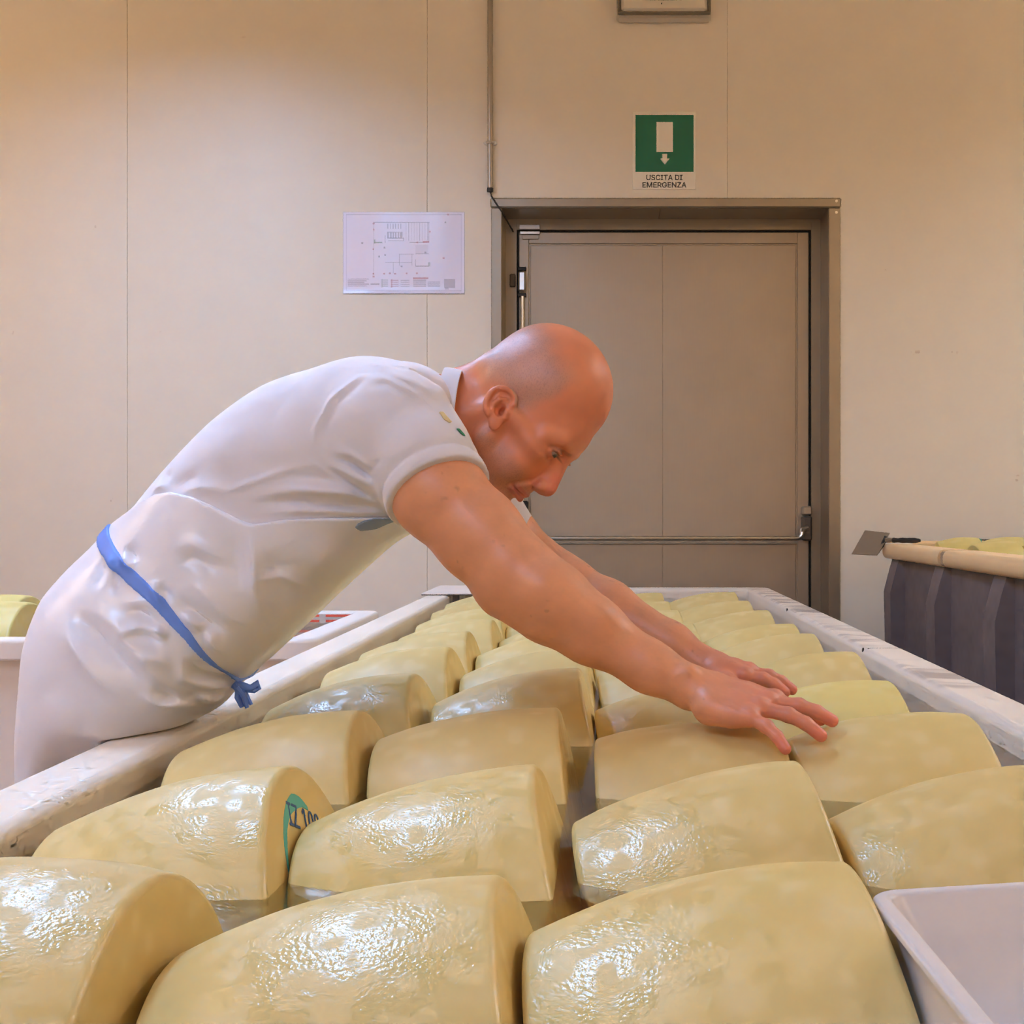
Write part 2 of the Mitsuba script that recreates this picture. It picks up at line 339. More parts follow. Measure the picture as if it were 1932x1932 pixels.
# conduit with clamp and cable
cxm = wx(925.5)
put('conduit__pipe', rod([cxm, WY - 0.022, wz(357)], [cxm, WY - 0.022, CEIL], 0.0115, 20), 'mat_conduit')
put('conduit__clamp', cat(box(cxm - 0.026, cxm + 0.026, WY - 0.02, WY, wz(275), wz(268.5), 0.002), tube([[cxm + 0.0145 * math.cos(a), WY - 0.022 - 0.0145 * math.sin(a), wz(272)] for a in np.linspace(-0.2, math.pi + 0.2, 14)], 0.006, 6), rod([cxm - 0.03, WY - 0.012, wz(272)], [cxm + 0.03, WY - 0.012, wz(272)], 0.0045)), 'mat_chrome')
put('conduit__end_cap', rod([cxm, WY - 0.022, wz(364)], [cxm, WY - 0.022, wz(357)], 0.0135, 20), 'mat_black')
cb = [[cxm, WY - 0.022, wz(362)], [cxm + 0.006, WY - 0.02, wz(372)], [wx(937), WY - 0.018, wz(386)], [wx(946), WY - 0.014, wz(399)], [wx(951), WY + 0.05, wz(405)], [wx(957), WY + 0.14, wz(412)], [wx(962), DY - 0.012, wz(418)]]
put('conduit__cable', tube(cb, 0.0035, 8), 'mat_black')
lab('conduit', 'grey metal conduit pipe with a clamp and cable running down beside the steel door', 'pipe')

# laminated evacuation plan: paper grid with its print as colours of the sheet
def make_plan():
    u0, u1, v0, v1 = 648, 876, 401, 554
    nu, nv = 300, 200
    uu, vv = np.meshgrid(np.linspace(u0, u1, nu), np.linspace(v0, v1, nv), indexing='xy')
    col = np.empty((nv, nu, 3)); col[:] = (0.84, 0.775, 0.87)
    rnd = random.Random(4)
    def z(zx, zy): return 630 + zx / 7.43, 380 + zy / 7.43
    def rect(zx0, zy0, zx1, zy1, c, a):
        a0, b0 = z(zx0, zy0); a1, b1 = z(zx1, zy1)
        m = (uu >= a0 - 0.3) & (uu <= a1 + 0.3) & (vv >= b0 - 0.3) & (vv <= b1 + 0.3)
        col[m] = col[m] * (1 - a) + np.array(c) * a
    K, Rd, G = (0.16, 0.13, 0.15), (0.45, 0.10, 0.10), (0.25, 0.30, 0.25)
    rect(175, 180, 1790, 190, K, 0.25); rect(170, 1250, 1790, 1258, K, 0.3); rect(170, 190, 178, 1250, K, 0.15); rect(1780, 190, 1788, 1250, K, 0.15)
    for q in range(9): rect(1010 + q * 38, 300, 1013 + q * 38, 550, K, 0.35)
    rect(560, 292, 1340, 298, K, 0.45); rect(1330, 300, 1336, 560, K, 0.4); rect(1060, 570, 1330, 577, K, 0.55); rect(1250, 560, 1335, 582, Rd, 0.8)
    for q in range(6): rect(752 + q * 36, 315, 764 + q * 36, 385, K, 0.4); rect(752 + q * 36, 440, 770 + q * 36, 515, K, 0.5)
    rect(750, 430, 960, 436, K, 0.5); rect(750, 512, 980, 520, K, 0.5); rect(930, 440, 965, 500, K, 0.35)
    rect(565, 540, 580, 590, G, 0.7); rect(565, 572, 680, 586, G, 0.8); rect(715, 480, 722, 580, K, 0.4)
    rect(560, 300, 565, 1030, K, 0.2); rect(1150, 610, 1320, 740, K, 0.12); rect(1150, 735, 1330, 741, K, 0.35)
    rect(915, 740, 1120, 746, K, 0.3); rect(915, 746, 921, 900, K, 0.3); rect(1090, 746, 1096, 900, K, 0.3); rect(720, 850, 1090, 857, K, 0.3); rect(830, 860, 836, 1010, K, 0.25)
    rect(1140, 820, 1150, 910, K, 0.4); rect(1150, 905, 1330, 918, K, 0.5); rect(1325, 860, 1350, 910, G, 0.5); rect(760, 550, 980, 556, K, 0.35); rect(970, 515, 985, 550, K, 0.4)
    for zx, zy in ((560, 315), (562, 400), (555, 1018), (560, 1058), (1345, 430), (555, 672), (710, 650), (636, 776), (720, 755), (1165, 1008), (1170, 577), (785, 1008), (860, 1018), (705, 1018), (1020, 1012), (950, 912), (1285, 720), (400, 585), (1565, 296), (1540, 800), (1600, 186)):
        rect(zx - 11, zy - 9, zx + 11, zy + 9, Rd if rnd.random() < 0.55 else K, 0.55)
    for q in range(5): rect(195, 1085 + q * 24, 490 - 30 * (q % 3), 1096 + q * 24, K, 0.38)
    rect(520, 1155, 640, 1168, K, 0.5)
    for q in range(4): rect(680, 1100 + q * 28, 760, 1112 + q * 28, G, 0.35); rect(800, 1105 + q * 28, 905, 1114 + q * 28, Rd, 0.35); rect(940, 1105 + q * 28, 1060, 1114 + q * 28, K, 0.3)
    rect(665, 1095, 685, 1210, G, 0.35); rect(800, 1095, 818, 1210, Rd, 0.35); rect(1115, 1068, 1325, 1085, Rd, 0.65)
    for q in range(4): rect(1115, 1100 + q * 27, 1290, 1114 + q * 27, K, 0.38); rect(1320, 1125 + q * 20, 1490, 1136 + q * 20, K, 0.28)
    rect(1550, 1090, 1700, 1215, K, 0.42); rect(1560, 1215, 1610, 1235, K, 0.35)
    x = (uu - CX) * WY / FOC; zz = CAMZ - (vv - CY) * WY / FOC
    zz = zz + (uu - 760) * 0.0
    y = WY - 0.0025 - 0.002 * np.sin((uu - u0) / 37.0) ** 2 - 0.004 * np.clip((vv - 540) / 14, 0, 1) ** 2
    v = np.stack([x, y, zz], -1).reshape(-1, 3)
    i = np.arange(nv * nu).reshape(nv, nu)
    q = np.stack([i[:-1, :-1], i[1:, :-1], i[1:, 1:], i[:-1, 1:]], -1).reshape(-1, 4)
    f = np.vstack([q[:, [0, 1, 2]], q[:, [0, 2, 3]]])
    return trimesh.Trimesh(v, f, process=False), col.reshape(-1, 3)
scene['mat_plan'] = principled({'type': 'mesh_attribute', 'name': 'vertex_color'}, 0.22, 0.5)
pm, pc = make_plan()
put('evacuation_plan__sheet', pm, 'mat_plan', smooth=True, color=pc)
put('evacuation_plan__backing', box(wx(647), wx(877), WY - 0.0022, WY, wz(555.5), wz(400)), 'mat_tray', smooth=False)
lab('evacuation_plan', 'laminated evacuation plan sheet taped to the cream wall left of the door', 'notice')

# ---------------------------------------------------------------- ceiling lamps (outside the frame)
def luminaire(x, y, rot=False):
    k = numbered('ceiling_lamp')
    hx, hy, h = 0.17, 0.80, 0.10
    z = LAMP_Z
    put(k + '__housing', cat(box(x - hx, x + hx, y - hy, y + hy, z, z + 0.03), box(x - hx - 0.006, x - hx, y - hy, y + hy, z - h, z + 0.03), box(x + hx, x + hx + 0.006, y - hy, y + hy, z - h, z + 0.03), box(x - hx - 0.006, x + hx + 0.006, y - hy - 0.006, y - hy, z - h, z + 0.03), box(x - hx - 0.006, x + hx + 0.006, y + hy, y + hy + 0.006, z - h, z + 0.03)), 'mat_lamp_body', smooth=False)
    for s in (-0.5, 0.5): put(k + '__hanger', rod([x, y + s, z + 0.03], [x, y + s, CEIL], 0.005, 8), 'mat_chrome')
    v = np.array([[x - hx + 0.01, y - hy + 0.02, z - 0.01], [x - hx + 0.01, y + hy - 0.02, z - 0.01], [x + hx - 0.01, y + hy - 0.02, z - 0.01], [x + hx - 0.01, y - hy + 0.02, z - 0.01]])
    put(k + '__diffuser', (v, np.array([[0, 1, 2], [0, 2, 3]])), 'mat_tray', smooth=False, emitter={'type': 'area', 'radiance': rgb(*(LAMP_L if x < 1 else LAMP_R))})
    return k
POS = {-0.9: 'rear', -2.1: 'added_rear_fill', 2.45: 'middle', 4.25: 'front', 2.4: 'rear', 4.4: 'front'}
for x, y in LAMPS:
    k = luminaire(x, y)
    lab(k, f"long hanging fluorescent lamp, {POS[y]} one of the row {'left' if x < 1 else 'right'} of the tub", 'lamp', 'hanging lamps over the tubs')
for i, (x, y) in enumerate(ADDED_UPLIGHTS):  # unseen lamps added to warm the ambient light
    k = numbered('added_uplight')
    put(k + '__bowl', box(x - 0.2, x + 0.2, y - 0.2, y + 0.2, 2.9, 2.94, 0.01), 'mat_lamp_body', smooth=False)
    put(k + '__stem', rod([x, y, 2.94], [x, y, CEIL], 0.008, 8), 'mat_chrome')
    v = np.array([[x - 0.17, y - 0.17, 2.945], [x + 0.17, y - 0.17, 2.945], [x + 0.17, y + 0.17, 2.945], [x - 0.17, y + 0.17, 2.945]])
    put(k + '__glow_panel', (v, np.array([[0, 1, 2], [0, 2, 3]])), 'mat_tray', smooth=False, emitter={'type': 'area', 'radiance': rgb(*WARM)})
    lab(k, f"added unseen warm fill lamp, the {['near left', 'near right', 'far left', 'far right'][i]} one of the hall", 'lamp', 'added warm fill lamps')

# ---------------------------------------------------------------- main tub
RIM, WATER = CAMZ - 0.30, CAMZ - 0.338
TX0, TX1, TY0, TY1 = -0.667, 0.667, 0.25, 5.87
put('brine_tub__basin', basin(TX0, TX1, TY0, TY1, 0.10, 0.22, RIM, 0.090, 0.045, 0.06), 'mat_tub', smooth=40)
for i, (x, y) in enumerate([(TX0 + 0.12, 0.5), (TX1 - 0.12, 0.5), (TX0 + 0.12, 3.0), (TX1 - 0.12, 3.0), (TX0 + 0.12, 5.6), (TX1 - 0.12, 5.6)]):
    put('brine_tub__foot', box(x - 0.05, x + 0.05, y - 0.05, y + 0.05, 0, 0.1, 0.004), 'mat_steel', smooth=False)
ys = (1223 - 970); yj = 0.30 * FOC / ys
put('brine_tub__joint', box(0.586, 0.664, yj - 0.0012, yj + 0.0012, RIM - 0.003, RIM + 0.0004), 'mat_steel_dark', smooth=False)
put('brine_tub__bolt', rod([0.579, yj + 0.02, RIM - 0.010], [0.579, yj + 0.02, RIM - 0.001], 0.0022), 'mat_black')
put('brine_tub__bolt', rod([0.579, 4.57, RIM - 0.010], [0.579, 4.57, RIM - 0.001], 0.0022), 'mat_black')
lab('brine_tub', 'long white plastic brine tub full of cheese wheels, which the man leans over', 'tub')
def water_sheet(x0, x1, y0, y1, z, amp=0.0006, st=0.03, seed=0):
    nx, ny = int((x1 - x0) / st) + 1, int((y1 - y0) / st) + 1
    xx, yy = np.meshgrid(np.linspace(x0, x1, nx), np.linspace(y0, y1, ny), indexing='xy')
    zz = z + amp * 2 * (meshkit.fbm(np.stack([xx * 9, yy * 9, xx * 0 + seed], -1), 2) - 0.5)
    i = np.arange(nx * ny).reshape(ny, nx)
    q = np.stack([i[:-1, :-1], i[:-1, 1:], i[1:, 1:], i[1:, :-1]], -1).reshape(-1, 4)
    return np.stack([xx, yy, zz], -1).reshape(-1, 3), np.vstack([q[:, [0, 1, 2]], q[:, [0, 2, 3]]])
put('brine', water_sheet(TX0 + 0.094, TX1 - 0.094, TY0 + 0.094, TY1 - 0.094, WATER), 'mat_water', smooth=True)
lab('brine', 'clear brine between the floating cheese wheels in the main tub', 'water', kind='stuff')

# steel plate on the far left corner of the tub
put('corner_plate__sheet', box(-0.68, -0.455, 5.275, 5.86, RIM + 0.0035, RIM + 0.008, 0.001), 'mat_tub_plain', smooth=False)
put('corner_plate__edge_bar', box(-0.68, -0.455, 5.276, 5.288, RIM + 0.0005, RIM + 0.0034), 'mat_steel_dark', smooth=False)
put('corner_plate__flange', box(-0.568, -0.545, 5.3, 5.33, RIM - 0.05, RIM + 0.002), 'mat_steel_dark', smooth=False)  # dark block standing for the shadow in the gap under the plate
lab('corner_plate', 'small pale cover plate with dark edge on the far corner of the brine tub', 'plate')

# ---------------------------------------------------------------- cheese wheels
WT, WR, WE = 0.237, 0.205, 0.191                              # thickness, radius at the belly and at the faces
def wheel_mesh(seed, rnd_edge=0.0075, n=112):
    s = np.linspace(-WT / 2, WT / 2, 31)
    prof = [(-WT / 2, 0.0), (-WT / 2, 0.06), (-WT / 2, 0.12), (-WT / 2, WE - rnd_edge - 0.012)]
    bulge = lambda x: WR - (WR - WE) * (2 * x / WT) ** 2
    e = rnd_edge
    for a in np.linspace(0, 90, 6): prof.append((-WT / 2 + e * (1 - math.sin(math.radians(a + 0))) , WE - e + e * 0 + (e) * math.sin(math.radians(a)) ) if False else (-WT / 2 + e - e * math.cos(math.radians(a)), bulge(-WT / 2 + e) - e + e * math.sin(math.radians(a))))
    for x in s[3:-3]: prof.append((x, bulge(x)))
    for a in np.linspace(90, 0, 6): prof.append((WT / 2 - e + e * math.cos(math.radians(a)), bulge(WT / 2 - e) - e + e * math.sin(math.radians(a))))
    prof += [(WT / 2, WE - e - 0.012), (WT / 2, 0.12), (WT / 2, 0.06), (WT / 2, 0.0)]
    prof = np.array(prof)
    ang = np.arange(n) * 2 * np.pi / n
    rings = [np.stack([np.full(n, x), r * np.cos(ang), r * np.sin(ang)], 1) for x, r in prof if r > 0]
    m = loft(rings)
    v = m.vertices.copy()
    nz = meshkit.fbm(v * 7 + seed * 11.3, 3) - 0.5
    nf = meshkit.noise(v * 34 + seed * 5.1) - 0.5
    r = np.linalg.norm(v[:, 1:], axis=1)
    k = (0.008 * nz + 0.0005 * nf) * np.clip(r / 0.1, 0, 1)
    v[:, 1:] *= (1 + k / np.maximum(r, 0.05))[:, None]
    v[:, 0] += 0.003 * (meshkit.fbm(v * 6 + 40 + seed * 3, 2) - 0.5) + np.sign(v[:, 0]) * 0.001 * (1 - np.clip(r / 0.19, 0, 1) ** 2)
    return trimesh.Trimesh(v, m.faces, process=False)
WHEELS = []
for k in range(4):
    m = wheel_mesh(k)
    WHEELS.append((m, mikit.ply(m, 'mat_cheese_0', smooth=True)))
def wheel_pose(u, v, Y, tilt, yaw):
    """place a wheel by the top of its right-hand shoulder, seen at (u, v) at distance Y; its axis runs across the tub, right end raised by tilt"""
    t, a = math.radians(tilt), math.radians(yaw)
    top = W(u, v, Y)
    ax = np.array([math.cos(t) * math.cos(a), math.cos(t) * math.sin(a), math.sin(t)])
    up = np.array([-math.sin(t) * math.cos(a), -math.sin(t) * math.sin(a), math.cos(t)])
    c = top - ax * (WT / 2 - 0.012) - up * (WE + 0.001)
    return c, T().translate(list(c)).rotate([0, 0, 1], yaw).rotate([0, 1, 0], -tilt)
ORD = ['first', 'second', 'third', 'fourth', 'fifth', 'sixth', 'seventh', 'eighth', 'ninth', 'tenth', 'eleventh']
COLN = ['next to the left rim', 'second from the left rim', 'second from the right rim', 'next to the right rim']
# per row: (u, v, tilt, yaw, wet) of columns 1..4; v is the shoulder, the distance follows from the wheels' common height
ROWS = [
    [(252, 1664, 2, -3, 1), (904, 1673, 14, 0, 1), (1585, 1646, 13, 0, 1), None],
    [(515, 1456, 15, -1, 1), (985, 1450, 15, 0, 1), (1490, 1446, 15, 1, 1), (1985, 1449, 14, 1, 1)],
    [(658, 1343, 13, -1, 0), (1036, 1341, 10, 0, 0), (1452, 1374, 4, 0, 0), (1812, 1349, 8, 1, 0)],
    [(768, 1273, 14, -1, 1), (1079, 1264, 14, 0, 1), (1386, 1292, 11, 0, 1), (1670, 1288, 10, 0, 0)],
    [(837, 1223, 12, -1, 0), None, (0, 1236, 12, 0, 0), (1604, 1232, 12, 0, 0)],
    [(874, 1193, 12, -1, 0), None, (0, 1203, 12, 0, 0), (1526, 1197, 12, 0, 0)],
    [(921, 1170, 12, -1, 0), None, (0, 1178, 12, 0, 0), (1490, 1178, 12, 0, 0)],
    [(938, 1148, 12, 0, 0), None, (0, 1152, 12, 0, 0), (1442, 1152, 12, 0, 0)],
    [(953, 1131, 11, 0, 0), None, (0, 1132, 11, 0, 0), (1406, 1134, 11, 0, 0)],
    [(967, 1119, 10, 0, 0), None, (0, 1117, 10, 0, 0), (1380, 1117, 10, 0, 0)],
]
ROWY = [0.985, 1.415, 1.83, 2.25, 2.665, 3.08, 3.50, 3.91, 4.33, 4.75]
for r_ in range(4, 10):                                    # the middle columns, mostly hidden by the arms, at even spacing
    (ua, va, ta, _, _), (ub, vb, tb, _, _) = ROWS[r_][0], ROWS[r_][3]
    for c_ in (1, 2): ROWS[r_][c_] = (ua + (ub - ua) * c_ / 3, va + (vb - va) * c_ / 3 + 2, 12 if r_ < 8 else ta, 0, 0)
YELLOW = {(3, 3): 3, (2, 3): 1, (0, 2): 1}
WPOSE = {}
rw = random.Random(11)
for r, row in enumerate(ROWS):
    for c, q in enumerate(row):
        if q is None: continue
        u, v, tilt, yaw, wet = q
        Y = ROWY[r]
        ctr, tw = wheel_pose(u, v, Y, tilt, yaw)
        vi = (r * 3 + c) % 4
        roll = rw.uniform(0, 360)
        key = numbered('cheese_wheel')
        stamped = (r, c) == (1, 0)
        tone = YELLOW.get((r, c), rw.choice([0, 0, 1, 2]))
        mat = f"mat_cheese_{tone}" if wet else f"mat_cheese_dry_{tone}"
        body = key + '__body' if stamped else key
        if stamped: roll = 0
        scene[body] = {**WHEELS[vi][1], 'bsdf': {'type': 'ref', 'id': mat}, 'to_world': tw.rotate([1, 0, 0], roll)}
        WPOSE[(r, c)] = (ctr, tw.rotate([1, 0, 0], roll), vi)
        word = 'wet shiny' if wet else 'pale'
        if stamped:
            lab(key, 'wet cheese wheel with blue stamped figures on its flat face, next to the left rim', 'cheese wheel', 'cheese wheels floating in the main tub')
            def on_face(m, ang, y0, z0, lift):
                """lay flat print (x along, y up) on the wheel's right-hand face"""
                m = m.subdivide_to_size(0.004)
                p = m.vertices.copy(); ca, sa = math.cos(ang), math.sin(ang)
                yy, zz = y0 + p[:, 0] * ca - p[:, 1] * sa, z0 + p[:, 0] * sa + p[:, 1] * ca
                face = WHEELS[vi][0]
                tree = cKDTree(face.vertices[face.vertices[:, 0] > WT / 2 - 0.012][:, 1:])
                fx = face.vertices[face.vertices[:, 0] > WT / 2 - 0.012][:, 0]
                d, i = tree.query(np.stack([yy, zz], 1), k=4); w = 1 / (d + 1e-4)
                x = (fx[i] * w).sum(1) / w.sum(1)
                return trimesh.Trimesh(np.stack([x + lift + 0.4 * p[:, 2], yy, zz], 1), m.faces, process=False)
            put(key + '__stamp_figures', on_face(meshkit.text_mesh('IZ 108', 0.024, depth=0.0012), math.radians(-20), -0.035, 0.142, 0.0002), 'mat_blue_ink', smooth=False, to_world=tw)
            from shapely.geometry import Polygon as Pg
            an = np.linspace(0.9, 2.9, 24); wd = np.interp(an, [0.9, 1.5, 2.9], [0.002, 0.0085, 0.0015])
            arcp = [((0.075 + w) * math.cos(t), (0.075 + w) * math.sin(t)) for t, w in zip(an, wd)] + [((0.075 - w) * math.cos(t), (0.075 - w) * math.sin(t)) for t, w in zip(an[::-1], wd[::-1])]
            put(key + '__stamp_arc', on_face(trimesh.creation.extrude_polygon(Pg(arcp), 0.001, engine='earcut'), 0.0, -0.005, 0.083, 0.0001), 'mat_teal_ink', smooth=False, to_world=tw)
        elif (r, c) == (3, 3):
            lab(key, 'yellower cheese wheel just beyond the fingers, next to the right rim', 'cheese wheel', 'cheese wheels floating in the main tub')
        elif (r, c) == (2, 2):
            lab(key, 'cheese wheel lying level under the heel of the near hand', 'cheese wheel', 'cheese wheels floating in the main tub')
        else:
            lab(key, f'{word} cheese wheel in the {ORD[r]} row from the camera, {COLN[c]}', 'cheese wheel', 'cheese wheels floating in the main tub')

# ---------------------------------------------------------------- white tray floating in the near right corner
tr = basin(0.0, 0.36, 0.0, 0.50, 0.0, 0.006, 0.088, 0.0125, 0.005, 0.022, lip=0.003, drop=0.010)
tray_w = T().translate([0.197, 0.485, WATER - 0.008]).rotate([0, 1, 0], -3.0).rotate([0, 0, 1], 1.5)
put('plastic_tray__shell', tr, 'mat_tray', smooth=40, to_world=tray_w)
sp = trimesh.creation.icosphere(2, 0.004); sp.apply_scale([1.3, 0.5, 1]); sp.apply_translation([0.090, 0.4835, 0.068])
put('plastic_tray__rivet', sp, 'mat_tan', to_world=tray_w)
lab('plastic_tray', 'white plastic tray in the near right corner of the brine tub', 'tray')

# ---------------------------------------------------------------- grey ribbed tub on the right
GX, GY0, GY1 = 1.135, 0.9, 5.68
gtop, gbot = CAMZ - 0.118, CAMZ - 0.176
put('ribbed_tub__side_wall', box(GX + 0.02, GX + 0.06, GY0, GY1, 0.06, gbot + 0.01), 'mat_grey', smooth=False)
put('ribbed_tub__end_wall', box(GX + 0.02, 2.3, GY1 - 0.04, GY1 - 0.001, 0.06, gbot + 0.01), 'mat_grey', smooth=False)
put('ribbed_tub__floor', box(GX + 0.02, 2.3, GY0, GY1, 0.06, 0.12), 'mat_grey', smooth=False)
put('ribbed_tub__side_wall', box(2.26, 2.3, GY0, GY1, 0.06, gbot + 0.01), 'mat_grey', smooth=False)
put('ribbed_tub__end_wall', box(GX + 0.02, 2.3, GY0, GY0 + 0.04, 0.06, gbot + 0.01), 'mat_grey', smooth=False)
for k in range(7):
    y1 = 5.72 - 0.745 * k - 0.02
    y0 = y1 - 0.17
    prof = [(gbot - 0.002, 0.022, 0.0), (gbot - 0.05, 0.036, 0.0), (gbot - 0.13, 0.056, 0.0), (gbot - 0.40, 0.050, 0.0), (0.10, 0.04, 0)]
    R = [np.array([[GX + 0.022, y0 + 0.0, z], [GX + 0.022, y1, z], [GX + 0.022 - d, y1 - 0.03, z], [GX + 0.022 - d, y0 + 0.012, z]]) for z, d, _ in prof]
    put('ribbed_tub__rib', loft(R), 'mat_grey', smooth=20)
yb = (GX - 0.01) * FOC / (1786 - CX)
def rim_bar(y0, y1):
    pr = []
    for a in np.linspace(-90, 90, 9): pr.append((-0.012 - 0.02 * math.cos(math.radians(a)) + 0.0, (gtop + gbot) / 2 + (gtop - gbot) / 2 * math.sin(math.radians(a))))
    pr += [(0.075, gtop - 0.001), (0.085, gtop - 0.01), (0.085, gbot)]
    return loft([np.array([[GX + x, y, z] for x, z in pr]) for y in (y0, y0 + 0.004, y1 - 0.004, y1)])
put('ribbed_tub__rim', rim_bar(yb + 0.035, GY1 + 0.03), 'mat_cream', smooth=40)
put('ribbed_tub__rim', rim_bar(GY0, yb - 0.035), 'mat_cream', smooth=40)
pr = []
put('ribbed_tub__strap', box(GX - 0.024, GX + 0.08, yb - 0.034, yb + 0.034, gbot + 0.004, gtop - 0.006, 0.006), 'mat_tan', smooth=False)
put('ribbed_tub__rim', box(GX + 0.086, 2.33, GY1 - 0.05, GY1 + 0.03, gbot, gtop + 0.012, 0.01), 'mat_cream', smooth=False)
put('ribbed_tub__edge_strip', box(GX + 0.3, 2.33, GY1 + 0.0305, GY1 + 0.05, gtop - 0.01, gtop + 0.018, 0.003), 'mat_steel_dark', smooth=False)
lab('ribbed_tub', 'grey ribbed tub with a cream rim standing right of the brine tub', 'tub')
put('brine_001', water_sheet(GX + 0.085, 2.255, GY0 + 0.045, GY1 - 0.055, CAMZ - 0.15, st=0.06, seed=3), 'mat_water', smooth=True)
lab('brine_001', 'brine in the grey ribbed tub on the right', 'water', kind='stuff')
for k, (x, y, hz) in enumerate([(1.345, 5.42, 0.078), (1.515, 5.42, 0.076), (1.685, 5.42, 0.078), (1.39, 5.08, 0.082), (1.57, 5.08, 0.084)]):
    key = numbered('cheese_wheel')
    body = key + '__body' if k == 0 else key
    tw = T().translate([x, y, CAMZ - hz - 0.146]).rotate([0, 0, 1], 3 * k - 4).rotate([0, 1, 0], -6).scale(0.66)
    scene[body] = {**WHEELS[k % 4][1], 'bsdf': {'type': 'ref', 'id': 'mat_cheese_dry_3'}, 'to_world': tw.rotate([1, 0, 0], 70 * k)}
    if k == 0:
        put(key + '__stamp', box(WT / 2, WT / 2 + 0.004, -0.07, 0.06, 0.165, 0.188, 0.001), 'mat_teal_ink', smooth=False, to_world=tw)
    lab(key, ['small yellow cheese wheel with a teal stamp, nearest the scraper in the grey ribbed tub', 'small yellow cheese wheel right of the teal-stamped one in the grey ribbed tub', 'small yellow cheese wheel third from the scraper in the grey ribbed tub', 'small yellow cheese wheel in front of the teal-stamped one in the grey tub', 'small yellow cheese wheel in the second row of the grey ribbed tub, farther right'][k], 'cheese wheel', 'small cheese wheels in the grey tub')

# scraper lying over the end of the grey tub
bl = [W(1632, 1001, 5.80), W(1679, 1006, 5.70), W(1655, 1048, 5.62), W(1607, 1045.5, 5.72)]
def plate(q, t):
    q = np.array(q); n = np.cross(q[1] - q[0], q[3] - q[0]); n /= np.linalg.norm(n)
    return loft([q - n * t / 2, q + n * t / 2])
put('scraper__blade', plate(bl, 0.003), 'mat_steel', smooth=False)
h0, h1 = W(1671, 1019, 5.66), np.array([GX + 0.065, 5.47, gtop + 0.017])
hp = [h0 + (h1 - h0) * s for s in np.linspace(0, 1, 9)]
put('scraper__handle', tube(hp, [0.005, 0.007, 0.010, 0.008, 0.011, 0.009, 0.0105, 0.010, 0.006], 12), 'mat_black')
put('scraper__ferrule', tube([h0 + (h1 - h0) * 0.04, h0 + (h1 - h0) * 0.24], 0.0105, 12), 'mat_chrome')
put('scraper__hook', tube([W(1655, 1042, 5.66), W(1659, 1036, 5.66), W(1664, 1030, 5.67), W(1672, 1013, 5.68)], 0.008, 10), 'mat_black')
lab('scraper', 'steel scraper with black handle lying over the end of the grey tub', 'scraper')

# ---------------------------------------------------------------- white tub behind the man on the left
SX0, SX1, SY0, SY1 = -2.9, -0.70, 3.44, 4.46
put('side_tub__basin', basin(SX0, SX1, SY0, SY1, 0.10, 0.3, RIM, 0.075, 0.03, 0.05, drop=0.052), 'mat_tub_plain', smooth=40)
put('side_tub__plinth', box(SX0 + 0.1, SX1 - 0.1, SY0 + 0.1, SY1 - 0.1, 0, 0.1), 'mat_steel_dark', smooth=False)
put('side_tub__label_strip', box(-1.10, -0.735, SY1 - 0.0905, SY1 - 0.0845, RIM - 0.034, RIM - 0.004, 0.001), 'mat_tray', smooth=False)
for k, (x0, x1, z) in enumerate([(-1.02, -0.875, -0.010), (-0.855, -0.745, -0.010), (-1.02, -0.875, -0.026), (-0.855, -0.745, -0.026)]):
    put('side_tub__red_line', box(x0, x1, SY1 - 0.0925, SY1 - 0.0895, RIM + z - 0.0035, RIM + z + 0.0035), 'mat_red_ink', smooth=False)
lab('side_tub', 'white brine tub behind the man, with red lines inside its far end', 'tub')
put('brine_002', water_sheet(SX0 + 0.08, SX1 - 0.08, SY0 + 0.08, SY1 - 0.095, RIM - 0.042, st=0.06, seed=8), 'mat_water', smooth=True)
lab('brine_002', 'grey looking brine in the tub behind the man', 'water', kind='stuff')
for k, (u, v, Y) in enumerate([(47, 1138, 3.79), (-138, 1138, 3.79), (47, 1124, 4.21)]):
    ctr, tw = wheel_pose(u, v, Y, 6, 0)
    key = numbered('cheese_wheel')
    scene[key] = {**WHEELS[k % 4][1], 'bsdf': {'type': 'ref', 'id': 'mat_cheese_3'}, 'to_world': tw.rotate([1, 0, 0], 50 * k)}
    lab(key, ['cheese wheel at the left edge, showing above the rim behind the man', 'cheese wheel in the left tub, farther left than the one beside the man', 'cheese wheel in the left tub, second row behind the man'][k], 'cheese wheel', 'cheese wheels in the left tub')

